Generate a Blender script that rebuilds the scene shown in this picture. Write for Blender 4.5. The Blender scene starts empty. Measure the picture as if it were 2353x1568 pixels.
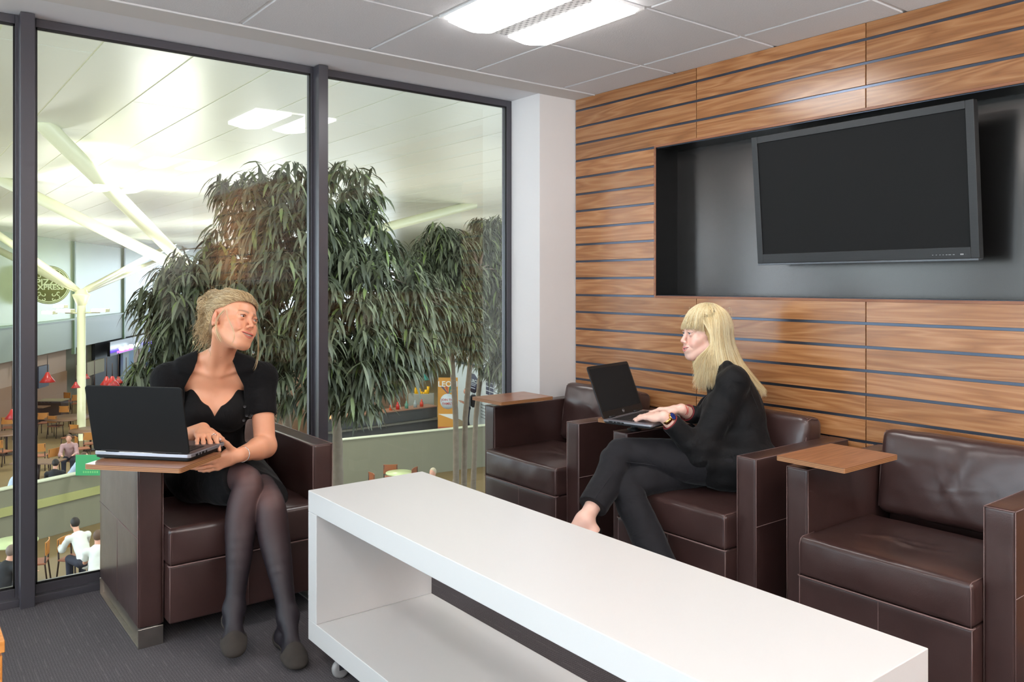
import bpy, bmesh, math, random
import numpy as np
from mathutils import Vector, Matrix, Euler
S=bpy.context.scene; C=S.collection; PI=math.pi; R=math.radians
YAW=R(37.8); FPX=1858.0; EYE=1.30
cY,sY=math.cos(YAW),math.sin(YAW)
def at(px,py,X=None,Y=None,Z=None,d=None):
    """point of the place seen at a pixel of the photograph, on a given plane or at a given depth"""
    u=(px-1176.5)/FPX; v=(652.0-py)/FPX; r=(cY*u+sY,-sY*u+cY,v)
    t=X/r[0] if X is not None else Y/r[1] if Y is not None else (Z-EYE)/r[2] if Z is not None else d
    return Vector((r[0]*t,r[1]*t,EYE+r[2]*t))
# ---------------------------------------------------------------- tagging
def tag(o,label=None,cat=None,group=None,kind=None):
    if label:o['label']=label
    if cat:o['category']=cat
    if group:o['group']=group
    if kind:o['kind']=kind
    return o
def thing(name,label,cat,loc=(0,0,0),rz=0,group=None):
    o=bpy.data.objects.new(name,None);C.objects.link(o);o.location=loc;o.rotation_euler=(0,0,rz);o.empty_display_size=.1
    return tag(o,label,cat,group)
def link(name,me,mats=None,parent=None,smooth=False,label=None):
    o=bpy.data.objects.new(name,me);C.objects.link(o)
    if mats is not None:
        for m in (mats if isinstance(mats,(list,tuple)) else [mats]):me.materials.append(m)
    if parent is not None:o.parent=parent
    if smooth:
        me.polygons.foreach_set('use_smooth',[True]*len(me.polygons))
    if label:o['label']=label
    return o
def structure(o):
    o['kind']='structure';return o
class MB:
    def __init__(s):s.v=[];s.f=[];s.mi=[];s.sm=[]
    def add(s,vs,fs,mi=0,smooth=False):
        b=len(s.v);s.v+=[tuple(v) for v in vs];s.f+=[tuple(b+i for i in f) for f in fs];s.mi+=[mi]*len(fs);s.sm+=[smooth]*len(fs);return s
    def box(s,a,b,mi=0,M=None):
        x0,y0,z0=a;x1,y1,z1=b
        vs=[Vector(p) for p in((x0,y0,z0),(x1,y0,z0),(x1,y1,z0),(x0,y1,z0),(x0,y0,z1),(x1,y0,z1),(x1,y1,z1),(x0,y1,z1))]
        if M is not None:vs=[M@v for v in vs]
        return s.add(vs,[(0,3,2,1),(4,5,6,7),(0,1,5,4),(1,2,6,5),(2,3,7,6),(3,0,4,7)],mi)
    def tube(s,pts,r,n=8,mi=0,cap=True,close=False):
        pts=[Vector(p) for p in pts];m=len(pts)
        rr=r if isinstance(r,(list,tuple)) else [r]*m
        vs=[];fs=[];up=None
        for i,p in enumerate(pts):
            if close:t=pts[(i+1)%m]-pts[i-1]
            else:t=(pts[min(i+1,m-1)]-pts[max(i-1,0)])
            t.normalize()
            if up is None:
                a=Vector((0,0,1)) if abs(t.z)<.9 else Vector((1,0,0))
                up=(a-t*a.dot(t)).normalized()
            else:
                up=(up-t*up.dot(t)).normalized()
            w=t.cross(up)
            for k in range(n):
                an=2*PI*k/n;vs.append(p+(up*math.cos(an)+w*math.sin(an))*rr[i])
        for i in range(m if close else m-1):
            for k in range(n):
                a=i*n+k;b=i*n+(k+1)%n;j=((i+1)%m)*n
                fs.append((a,b,j+(k+1)%n,j+k))
        if cap and not close:
            fs.append(tuple(range(n-1,-1,-1)));fs.append(tuple((m-1)*n+k for k in range(n)))
        return s.add(vs,fs,mi,True)
    def lathe(s,prof,n=24,c=(0,0,0),mi=0,M=None):
        vs=[];fs=[]
        for r,z in prof:
            for k in range(n):
                a=2*PI*k/n;v=Vector((r*math.cos(a),r*math.sin(a),z))
                if M is not None:v=M@v
                vs.append(v+Vector(c))
        for i in range(len(prof)-1):
            for k in range(n):fs.append((i*n+k,i*n+(k+1)%n,(i+1)*n+(k+1)%n,(i+1)*n+k))
        return s.add(vs,fs,mi,True)
    def prism(s,poly,z0,z1,mi=0,M=None):
        n=len(poly);vs=[Vector((x,y,z0)) for x,y in poly]+[Vector((x,y,z1)) for x,y in poly]
        if M is not None:vs=[M@v for v in vs]
        return s.add(vs,[tuple(range(n-1,-1,-1)),tuple(range(n,2*n))]+[(i,(i+1)%n,n+(i+1)%n,n+i) for i in range(n)],mi)
    def mesh(s,name='m'):
        me=bpy.data.meshes.new(name);me.from_pydata(s.v,[],s.f);me.polygons.foreach_set('material_index',s.mi);me.polygons.foreach_set('use_smooth',s.sm);me.update();return me
    def build(s,name,mats,parent=None,bev=0,seg=2,label=None,ang=40):
        me=s.mesh(name);o=link(name,me,mats,parent,label=label)
        bm=bmesh.new();bm.from_mesh(me);bmesh.ops.recalc_face_normals(bm,faces=bm.faces);bm.to_mesh(me);bm.free()
        if bev:
            m=o.modifiers.new('bevel','BEVEL');m.width=bev;m.segments=seg;m.limit_method='ANGLE';m.angle_limit=R(ang)
            m.harden_normals=True
            me.polygons.foreach_set('use_smooth',[True]*len(me.polygons))
        return o
def rbox(size,r,n=10,fn=None,c=(0,0,0)):
    """box with soft rounded edges on a dense grid; fn(p,n)->p shapes it"""
    hx,hy,hz=[a/2 for a in size];vs=[];fs=[];idx={}
    def key(p):return (round(p[0],6),round(p[1],6),round(p[2],6))
    # non uniform parameter: extra samples in the rounded zone
    def samples(h):
        k=4;edge=[-h+r*(1-math.cos(PI/2*i/k)) for i in range(k)]
        mid=[-h+r+(2*h-2*r)*i/n for i in range(n+1)]
        return edge+mid+[-e for e in edge[::-1]]
    H=(hx,hy,hz);sm=[samples(h) for h in H]
    for ax in range(3):
        a,b=(ax+1)%3,(ax+2)%3
        for sg in(-1,1):
            A=sm[a];B=sm[b];g={}
            for i,u in enumerate(A):
                for j,w in enumerate(B):
                    p=[0,0,0];p[ax]=sg*H[ax];p[a]=u;p[b]=w
                    k=key(p)
                    if k not in idx:
                        idx[k]=len(vs)
                        q=Vector([max(-H[t]+r,min(H[t]-r,p[t])) for t in range(3)])
                        dv=Vector(p)-q
                        nn=dv.normalized() if dv.length>1e-9 else Vector((0,0,0))
                        v=q+nn*r
                        if fn:v=fn(v,nn)
                        vs.append(Vector(v)+Vector(c))
                    g[i,j]=idx[k]
            for i in range(len(A)-1):
                for j in range(len(B)-1):
                    f=(g[i,j],g[i+1,j],g[i+1,j+1],g[i,j+1])
                    fs.append(f if sg>0 else f[::-1])
    return vs,fs
def copy_tree(o,parent=None):
    c=o.copy();C.objects.link(c)
    if parent is not None:c.parent=parent
    for ch in list(o.children):copy_tree(ch,c)
    return c
def noise3(x,y,z,seed=0.0):
    return (math.sin(x*1.7+seed+1.3*math.sin(y*2.1+seed))+math.sin(y*2.3-seed+1.7*math.sin(z*1.9))+math.sin(z*2.9+seed*2+1.1*math.sin(x*2.7)))/3
# ---------------------------------------------------------------- materials
def srgb(r,g,b):
    f=lambda c:(c/255/12.92 if c/255<=.04045 else ((c/255+.055)/1.055)**2.4)
    return (f(r),f(g),f(b),1)
class NT:
    def __init__(s,name):
        s.m=bpy.data.materials.new(name);s.m.use_nodes=True;s.t=s.m.node_tree;s.n=s.t.nodes;s.n.clear()
        s.out=s.n.new('ShaderNodeOutputMaterial')
    def N(s,typ,**kw):
        n=s.n.new('ShaderNode'+typ)
        for k,v in kw.items():
            if k.startswith('_'):setattr(n,k[1:],v)
            else:s.set(n,k,v)
        return n
    def set(s,n,k,v):
        i=n.inputs[int(k[1:])] if k[0]=='i' and k[1:].isdigit() else n.inputs[k.replace('__',' ')]
        if isinstance(v,bpy.types.NodeSocket):s.t.links.new(v,i)
        else:i.default_value=v
    def bsdf(s,**kw):
        b=s.N('BsdfPrincipled')
        for k,v in kw.items():s.set(b,k,v)
        s.t.links.new(b.outputs[0],s.out.inputs[0]);return b
    def coord(s,out='Object',scale=(1,1,1),rot=(0,0,0),loc=(0,0,0)):
        t=s.N('TexCoord');m=s.N('Mapping',Vector=t.outputs[out],Scale=scale,Rotation=rot,Location=loc);return m.outputs[0]
    def noise(s,vec,sc,det=4,rough=.55,dist=0):
        return s.N('TexNoise',Vector=vec,Scale=sc,Detail=det,Roughness=rough,Distortion=dist).outputs[0]
    def ramp(s,fac,stops):
        r=s.N('ValToRGB',Fac=fac);e=r.color_ramp.elements
        e[0].position,e[0].color=stops[0];e[1].position,e[1].color=stops[-1]
        for p,c in stops[1:-1]:
            x=e.new(p);x.color=c
        return r.outputs[0]
    def mix(s,f,a,b,blend='MIX'):
        m=s.N('Mix',_data_type='RGBA',_blend_type=blend);s.set(m,'i0',f);s.set(m,'i6',a);s.set(m,'i7',b);return m.outputs[2]
    def math(s,op,a,b=0.5,c=None,clamp=False):
        m=s.N('Math',_operation=op,_use_clamp=clamp);s.set(m,'i0',a);s.set(m,'i1',b)
        if c is not None:s.set(m,'i2',c)
        return m.outputs[0]
    def bump(s,h,st=.3,dist=.002):
        return s.N('Bump',Height=h,Strength=st,Distance=dist).outputs[0]
def plain(name,col,rough=.5,metal=0,spec=.5,emis=None,es=0,coat=0,alpha=None):
    t=NT(name);b=t.bsdf(Base__Color=col,Roughness=rough,Metallic=metal)
    b.inputs['Specular IOR Level'].default_value=spec
    if emis:b.inputs['Emission Color'].default_value=emis;b.inputs['Emission Strength'].default_value=es
    if coat:b.inputs['Coat Weight'].default_value=coat;b.inputs['Coat Roughness'].default_value=.1
    return t.m
def mottled(name,c1,c2,sc=20,rough=.5,metal=0,bump=0,bs=200,det=4,spec=.5):
    t=NT(name);v=t.coord();col=t.mix(t.noise(v,sc,det),c1,c2)
    kw=dict(Base__Color=col,Roughness=rough,Metallic=metal)
    if bump:kw['Normal']=t.bump(t.noise(v,bs,2),bump,.001)
    b=t.bsdf(**kw);b.inputs['Specular IOR Level'].default_value=spec
    return t.m
def emit(name,col,st):
    t=NT(name);e=t.N('Emission',Color=col,Strength=st);t.t.links.new(e.outputs[0],t.out.inputs[0]);return t.m
def wood(name,c1,c2,c3,ax=1,rough=.35,sc=1.0,coat=0.0):
    """walnut veneer, grain along local axis ax"""
    t=NT(name);g=t.N('NewGeometry');rnd=g.outputs['Random Per Island']
    tc=t.N('TexCoord').outputs['Object']
    off=t.N('CombineXYZ',X=t.math('MULTIPLY',rnd,37.0),Y=t.math('MULTIPLY',rnd,91.0),Z=t.math('MULTIPLY',rnd,53.0)).outputs[0]
    ad=t.N('VectorMath',_operation='ADD');t.set(ad,'i0',tc);t.set(ad,'i1',off)
    s1=[16*sc]*3;s1[ax]=1.3*sc
    m=t.N('Mapping',Vector=ad.outputs[0],Scale=s1).outputs[0]
    warp=t.noise(m,.55,3,.5,.3)
    bands=t.math('FRACT',t.math('MULTIPLY',warp,11.0))
    bands=t.math('ABSOLUTE',t.math('SUBTRACT',bands,.5))
    s2=[150*sc]*3;s2[ax]=3.0*sc
    m2=t.N('Mapping',Vector=ad.outputs[0],Scale=s2).outputs[0]
    fine=t.noise(m2,1.0,4,.7)
    base=t.ramp(t.math('ADD',t.math('ADD',.14,t.math('MULTIPLY',bands,.62)),t.math('MULTIPLY',fine,.5)),[(.15,c1),(.5,c2),(.85,c3)])
    hsv=t.N('HueSaturation',Color=base,Value=t.math('ADD',.86,t.math('MULTIPLY',rnd,.28)))
    r=t.math('ADD',rough-.05,t.math('MULTIPLY',fine,.12))
    b=t.bsdf(Base__Color=hsv.outputs[0],Roughness=r,Normal=t.bump(fine,.06,.0006))
    if coat:b.inputs['Coat Weight'].default_value=coat;b.inputs['Coat Roughness'].default_value=.16
    return t.m
M={}
M['white']=mottled('white_paint',srgb(224,222,221),srgb(230,228,226),3,.6)
M['soffit']=mottled('soffit_paint',srgb(218,218,222),srgb(224,224,226),3,.55)
M['margin']=mottled('margin_paint',srgb(206,203,200),srgb(212,209,206),3,.7)
M['lam']=plain('white_laminate',srgb(216,215,213),.28,spec=.5)
M['alu']=plain('grey_powder_coated_aluminium',srgb(72,70,76),.32,.15)
M['gasket']=plain('black_gasket',srgb(12,12,13),.4)
M['steel']=mottled('brushed_steel',srgb(186,180,172),srgb(160,154,147),30,.3,1,.15,300)
M['chrome']=plain('chrome',srgb(200,200,205),.12,1)
M['black']=plain('black_plastic',srgb(22,22,23),.42)
M['dark']=plain('dark_gap',srgb(8,8,8),.7)
M['grey_rubber']=plain('grey_rubber',srgb(150,150,150),.5)
# ceiling tile
def _tile():
    t=NT('mineral_fibre_tile');v=t.coord();n=t.noise(v,160,3,.7);n2=t.noise(v,1.2,2)
    b=t.bsdf(Base__Color=t.mix(n,srgb(203,202,204),srgb(224,223,224)),Roughness=.9,Normal=t.bump(n,.5,.003));return t.m
M['tile']=_tile()
def _carpet():
    t=NT('ribbed_carpet');v=t.coord('Object');f=t.noise(v,420,3,.8);f2=t.noise(v,60,3,.6);big=t.noise(v,3,3)
    sp=t.N('SeparateXYZ',Vector=v);
    x=t.math('FRACT',t.math('MULTIPLY',sp.outputs[0],1/.036))
    ln=t.math('LESS_THAN',x,.09)
    m3=t.N('Mapping',Vector=v,Scale=(60,9,1)).outputs[0];br=t.math('GREATER_THAN',t.noise(m3,1,2),.54)
    ln=t.math('MULTIPLY',ln,br)
    x2=t.math('FRACT',t.math('MULTIPLY',sp.outputs[0],1/.009));y2=t.math('FRACT',t.math('MULTIPLY',sp.outputs[1],1/.011))
    loop=t.math('MULTIPLY',t.math('SINE',t.math('MULTIPLY',x2,PI)),t.math('SINE',t.math('MULTIPLY',y2,PI)))
    h=t.math('ADD',t.math('MULTIPLY',f,1.1),t.math('MULTIPLY',loop,.12))
    c=t.ramp(h,[(.25,srgb(40,38,40)),(.6,srgb(98,93,96)),(.95,srgb(178,170,174))])
    c=t.mix(t.math('MULTIPLY',ln,.24),c,srgb(170,158,160))
    c=t.mix(t.math('MULTIPLY',f2,.3),c,srgb(58,54,57))
    t.bsdf(Base__Color=c,Roughness=.95,Normal=t.bump(h,.9,.006));return t.m
M['carpet']=_carpet()
M['walnut']=wood('walnut_cladding',srgb(116,74,42),srgb(154,103,62),srgb(182,132,90),1,.24,1.0,.25)
M['walnut_x']=wood('walnut_tablet_top',srgb(110,68,46),srgb(146,96,66),srgb(170,120,86),1,.3,1.3,.15)
def _ply():
    t=NT('plywood_edge');v=t.coord();sp=t.N('SeparateXYZ',Vector=v);w=t.math('FRACT',t.math('MULTIPLY',sp.outputs[2],1/.0053));w=t.math('GREATER_THAN',w,.5)
    t.bsdf(Base__Color=t.mix(w,srgb(172,122,78),srgb(126,84,56)),Roughness=.5);return t.m
M['ply']=_ply()
M['oak']=wood('orange_oak',srgb(176,106,40),srgb(205,132,60),srgb(224,156,84),0,.4,1.5)
def _leather(name,c1,c2,rough=.33):
    t=NT(name);v=t.coord();vo=t.N('TexVoronoi',Vector=v,Scale=420).outputs[0];n=t.noise(v,9,5,.6);cr=t.noise(v,26,5,.75,1.5)
    h=t.math('ADD',t.math('MULTIPLY',vo,.25),t.math('MULTIPLY',cr,.9))
    c=t.mix(n,c1,c2)
    b=t.bsdf(Base__Color=c,Roughness=t.math('ADD',rough-.07,t.math('MULTIPLY',n,.16)),Normal=t.bump(h,.22,.002))
    b.inputs['Coat Weight'].default_value=.28;b.inputs['Coat Roughness'].default_value=.18
    return t.m
M['leather']=_leather('dark_brown_leather',srgb(52,34,31),srgb(69,47,44))
M['seam']=plain('leather_seam',srgb(112,88,84),.45)
# niche panel: smeary black laminate
def _nic():
    t=NT('black_gloss_panel');v=t.coord();n=t.noise(v,2.0,3,.5,.4)
    t.bsdf(Base__Color=srgb(84,81,79),Metallic=.9,Roughness=t.math('ADD',.17,t.math('MULTIPLY',n,.10)));return t.m
M['niche']=_nic()
def _brush(name,c,r):
    t=NT(name);v=t.coord('Object',(6,6,300));n=t.noise(v,1,4,.7);v2=t.coord('Object',(300,300,6));
    t.bsdf(Base__Color=t.mix(n,c,tuple(x*1.7 for x in c[:3])+(1,)),Roughness=t.math('ADD',r-.08,t.math('MULTIPLY',n,.2)),Metallic=.6);return t.m
M['tvframe']=_brush('brushed_black_bezel',srgb(44,43,43),.36)
M['screen']=plain('dark_screen',srgb(33,33,33),.62,spec=.08)
M['lapscreen']=plain('laptop_screen',srgb(32,33,34),.6,spec=.1)
def _glass():
    t=NT('window_glass');fr=t.N('Fresnel',IOR=1.5);tr=t.N('BsdfTransparent',Color=(.94,.965,.95,1));gl=t.N('BsdfGlossy',Roughness=0.0,Color=(1,1,1,1))
    f=t.math('MULTIPLY',fr.outputs[0],1.0)
    mx=t.N('MixShader');t.set(mx,'i0',f);t.set(mx,'i1',tr.outputs[0]);t.set(mx,'i2',gl.outputs[0]);t.t.links.new(mx.outputs[0],t.out.inputs[0]);return t.m
M['glass']=_glass()

# ================================================================ THE ROOM
H=2.387; XW=3.225; YW=3.55; XL=-2.6; YB=-3.4
def slab(name,a,b,m,bev=0):
    mb=MB();mb.box(a,b);o=mb.build(name,m,None,bev);return structure(o)
slab('floor',(XL,YB,-.12),(XW+.3,3.86,0),M['carpet'])
# ceiling: mineral tiles in a recessed grid, one continuous surface
mb=MB();xs=[1.176+.6*k for k in range(-6,4)];ys=[3.385]+[2.79-.598*k for k in range(0,11)]
LX0,LX1,LY0,LY1=1.776,2.376,2.192,2.79
for i in range(len(xs)):
    for j in range(len(ys)-1):
        x0=xs[i]+.010;x1=(xs[i+1] if i+1<len(xs) else XW+.02)-.010;y0=ys[j+1]+.010;y1=ys[j]-.010
        if i==len(xs)-1:x1=XW+.01
        if x1<XL or y1<YB:continue
        cx,cy=(x0+x1)/2,(y0+y1)/2
        isl=(abs(cx-2.076)<.1 or abs(cx-(-.324))<.1 or abs(cx+2.72)<.1) and any(abs(cy-q)<.1 for q in(2.491,2.491-.598*4,2.491-.598*8))
        if isl:continue
        mb.box((x0,y0,H),(x1,y1,H+.015))
ceil=structure(mb.build('ceiling',M['tile'],None,.0015,1))
mb=MB()
for x in xs:mb.box((x-.012,YB,H+.007),(x+.012,3.385,H+.012))
for y in ys:mb.box((XL,y-.012,H+.0065),(XW+.02,y+.012,H+.0115))
g=mb.build('ceiling_grid',plain('white_grid',srgb(228,228,228),.4),ceil)
structure(slab('ceiling_slab',(XL-.1,YB-.1,H+.06),(XW+.5,3.9,H+.2),M['white']));bpy.data.objects['ceiling_slab'].name='trim_1'
slab('trim_2',(XL,3.385,H-.003),(XW+.02,YW,H+.06),M['margin'],.003)
slab('trim_3',(XL,YW+.0005,H+.001),(2.953,3.86,H+.06),M['soffit'])
# ceiling edge bead
slab('trim_4',(XL,3.379,H-.006),(XW,3.388,H+.004),plain('edge_bead',srgb(214,214,214),.5),.001)
# window side wall with its reveal, wood wall substrate, left and back walls
mb=MB();mb.box((2.953,YW,0),(XW+.3,3.9,H+.06));structure(mb.build('wall_window',M['white'],None,.002))
slab('wall_wood_side',(3.42,YB,0),(3.6,3.9,H+.06),M['dark'])
mb=MB();LY0_,LY1_=-2.2,3.30
mb.box((XL-.12,YB,0),(XL,LY0_,H+.06));mb.box((XL-.12,LY1_,0),(XL,3.9,H+.06));mb.box((XL-.12,LY0_,0),(XL,LY1_,.12));mb.box((XL-.12,LY0_,H-.05),(XL,LY1_,H+.06))
structure(mb.build('wall_left',M['white']))
mb=MB();mb.box((XL-.12,YB-.12,0),(3.6,YB,H+.06));structure(mb.build('wall_rear',M['white']))
# low dark storage run along the rear wall (seen only mirrored in the glass)
mb=MB();mb.box((XL+.4,YB+.02,0),(XW-.02,YB+.5,.84));
cab=mb.build('storage_cabinet',plain('charcoal_laminate',srgb(44,44,48),.5),None,.004);tag(cab,'low charcoal storage cabinet along the rear wall behind the viewer','cabinet')
# ---- walnut cladding boards
PIT=.0987;Z0=2.318;GR=.012
joints=[YW-.004,2.645,1.756,.867,-.022,-.911,-1.8,-2.69,YB]
NY1,NY0=2.915,.62;NZ0,NZ1=1.236,2.020
mb=MB()
def board(ya,yb,za,zb):mb.box((XW,ya,za),(XW+.02,yb,zb))
k=-1;zt=H-.001
rows=[]
ztop=zt
for k in range(0,25):
    zg=Z0-PIT*k
    if zg<0:break
    rows.append((zg+GR/2,ztop));ztop=zg-GR/2
rows.append((.0,ztop))
for (za,zb) in rows:
    for a,b in zip(joints[1:],joints[:-1]):
        a2,b2=a+.0018,b-.0018
        zc=(za+zb)/2
        if NZ0<zc<NZ1:
            if b2<=NY0 or a2>=NY1+.012: board(a2,b2,za,zb)
            else:
                if b2>NY1+.012:board(NY1+.014,b2,za,zb)
                if a2<NY0:board(a2,NY0-.014,za,zb)
        else:board(a2,b2,za,zb)
clad=structure(mb.build('trim_5',M['walnut'],None,.0012,1));clad['label']='horizontal walnut boards cladding the wall'
# grooves: blue grey metal strips set back
mb=MB()
gm=plain('groove_strip',srgb(84,92,106),.28,.9)
for (za,zb) in rows[:-1]:
    zg=za-GR/2
    if NZ0<zg<NZ1:
        mb.box((XW+.006,NY1+.0135,zg-GR/2+.0003),(XW+.0195,YW,zg+GR/2-.0003));mb.box((XW+.006,YB,zg-GR/2+.0003),(XW+.0195,NY0-.0135,zg+GR/2-.0003))
    else:mb.box((XW+.006,YB,zg-GR/2+.0003),(XW+.0195,YW,zg+GR/2-.0003))
structure(mb.build('trim_6',gm))
mb=MB();mb.box((XW+.0205,NY1+.0125,0),(XW+.03,YW,H));mb.box((XW+.0205,YB,0),(XW+.03,NY0-.0125,H))
mb.box((XW+.0205,NY0-.0125,0),(XW+.03,NY1+.0125,NZ0-.012));mb.box((XW+.0205,NY0-.0125,NZ1+.012),(XW+.03,NY1+.0125,H))
structure(mb.build('trim_7',M['dark']))
# niche: wooden lining edge and black interior
mb=MB();e=.012
mb.box((XW-.002,NY1,NZ0-e),(XW+.03,NY1+e,NZ1+e));mb.box((XW-.002,NY0-e,NZ0-e),(XW+.03,NY0,NZ1+e))
mb.box((XW-.002,NY0,NZ1),(XW+.03,NY1,NZ1+e));mb.box((XW-.002,NY0,NZ0-e),(XW+.03,NY1,NZ0))
structure(mb.build('trim_8',wood('niche_edging',srgb(106,60,36),srgb(140,86,56),srgb(164,108,72),1,.35),None,.001,1))
mb=MB();XN=3.395
mb.box((XN,NY0-e,NZ0-e),(XN+.01,NY1+e,NZ1+e))
structure(mb.build('wall_niche',M['niche']))
mb=MB()
mb.box((XW+.001,NY1-.001,NZ0),(XN,NY1+.010,NZ1));mb.box((XW+.001,NY0-.010,NZ0),(XN,NY0+.001,NZ1))
mb.box((XW+.001,NY0,NZ1-.001),(XN,NY1,NZ1+.010));mb.box((XW+.001,NY0,NZ0-.010),(XN,NY1,NZ0+.001))
structure(mb.build('trim_9',plain('niche_lining',srgb(13,13,13),.35)))
# ---- windows
def window(n,x0,x1):
    root=bpy.data.objects.new('window_%d'%n,None);C.objects.link(root);structure(root)
    mb=MB();zf0,zf1=.0,H
    fy0,fy1=3.81,3.86
    jl=.036
    mb.box((x0,fy0,.0),(x0+jl,fy1,zf1));mb.box((x1-jl,fy0,.0),(x1,fy1,zf1))
    mb.box((x0+jl,fy0,zf1-.036),(x1-jl,fy1,zf1));mb.box((x0+jl,fy0,.0),(x1-jl,fy1,.066))
    mb.box((x0,3.78,.0),(x1,3.812,.030))            # sill upstand on the carpet
    mb.build('window_frame',M['alu'],root,.002)
    mb=MB();mb.box((x0+jl-.001,fy0+.006,.0661),(x0+jl+.007,fy0+.012,zf1-.036));mb.box((x1-jl-.007,fy0+.006,.066),(x1-jl+.001,fy0+.012,zf1-.036))
    mb.box((x0+jl,fy0+.006,zf1-.045),(x1-jl,fy0+.012,zf1-.0355));mb.box((x0+jl,fy0+.006,.0655),(x1-jl,fy0+.012,.075))
    mb.build('gasket',M['gasket'],root)
    mb=MB();y=fy0+.018;mb.add([(x0+jl,y,.06),(x1-jl,y,.06),(x1-jl,y,zf1-.03),(x0+jl,y,zf1-.03)],[(0,1,2,3)])
    mb.build('pane',M['glass'],root)
window(1,-1.27,.452);window(2,.452,1.7195);window(3,1.7195,2.953)
window(4,XL,-1.27)
root=bpy.data.objects.new('window_5',None);C.objects.link(root);structure(root)
mb=MB()
for y in (LY0_,-.4,1.45,LY1_-.05):mb.box((XL-.10,y,.12),(XL-.04,y+.05,H-.05))
mb.box((XL-.10,LY0_,.12),(XL-.04,LY1_,.18));mb.box((XL-.10,LY0_,H-.11),(XL-.04,LY1_,H-.05));mb.build('window_frame',M['alu'],root,.002)
mb=MB();mb.add([(XL-.07,LY0_,.15),(XL-.07,LY1_,.15),(XL-.07,LY1_,H-.08),(XL-.07,LY0_,H-.08)],[(0,1,2,3)]);mb.build('pane',M['glass'],root)
for i,x in enumerate((.427,1.6955,-1.295)):
    slab('trim_%d'%(10+i),(x,3.745,0),(x+.0505,3.83,H-.0015),M['alu'],.002)
# ---- ceiling lights
def diffuser(mb,x0,x1,y0,y1,flip):
    n=14;vs=[];fs=[]
    for i in range(n+1):
        u=i/n;x=x0+(x1-x0)*u
        w=u if not flip else 1-u      # drop deepest towards the centre strip
        z=H-.012-.030*math.sin(PI*min(1,w*.55+.30))*(.35+.65*min(1,w*1.8))
        for y in(y0,y1):vs.append((x,y,z))
    m=len(vs)
    for i in range(n+1):
        x=x0+(x1-x0)*i/n
        for y in(y0,y1):vs.append((x,y,H+.012))
    for i in range(n):
        a=2*i;fs.append((a,a+2,a+3,a+1));fs.append((a,m+a,m+a+2,a+2));fs.append((a+1,a+3,m+a+3,m+a+1));fs.append((m+a,m+a+1,m+a+3,m+a+2))
    fs.append((0,1,m+1,m));fs.append((2*n,m+2*n,m+2*n+1,2*n+1))
    mb.add(vs,fs,0,True)
LEM=emit('lit_opal_diffuser',(1,.985,.97,1),20.0)
WM=plain('white_metal',srgb(225,225,225),.35)
def _perf():
    t=NT('perforated_strip');v=t.coord();sp=t.N('SeparateXYZ',Vector=v)
    a=t.math('SINE',t.math('MULTIPLY',sp.outputs[0],2*PI/.0267));b=t.math('SINE',t.math('MULTIPLY',sp.outputs[1],2*PI/.0437))
    d=t.math('GREATER_THAN',t.math('MULTIPLY',a,b),.35);t.bsdf(Base__Color=t.mix(d,srgb(236,236,236),srgb(150,150,152)),Roughness=.35);return t.m
PERF=_perf()
def ceil_light(cx,cy,label,grp=None):
    r=thing('ceiling_light',label,'ceiling light',(cx,cy,H),0,grp)
    mb=MB();a=.292
    for (p,q) in(((-a,-a),(a,-a+.02)),((-a,a-.02),(a,a)),((-a,-a+.02),(-a+.02,a-.02)),((a-.02,-a+.02),(a,a-.02))):mb.box((p[0],p[1],-.006),(q[0],q[1],.03))
    mb.box((-a,-a,.03),(a,a,.04));mb.build('housing',WM,r,.001,1)
    for s in(-1,1):
        mb=MB();x0,x1=(-.262,-.045) if s<0 else (.045,.262)
        diffuser(mb,x0,x1,-.27,.27,s>0);mb.v=[(x,y,z-H) for x,y,z in mb.v]
        mb.build('diffuser',LEM,r)
    mb=MB();mb.box((-.040,-.27,-.022),(.040,.27,-.014));mb.build('centre_strip',PERF,r,.001,1)
    return r
ceil_light(2.076,2.491,'square ceiling light with two glowing curved diffusers beside the walnut wall')
for (cx,cy,l) in((2.076,2.491-.598*4,'square ceiling light outside the view, over the near end of the walnut wall'),(2.076,2.491-.598*8,'square ceiling light outside the view, by the rear wall and walnut wall'),(-.324,2.491-.598*4,'square ceiling light outside the view, over the middle of the room'),(-.324,2.491,'square ceiling light outside the view, over the left window'),(-.324,2.491-.598*8,'square ceiling light outside the view, rear left of the room')):
    ceil_light(cx,cy,l)
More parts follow.
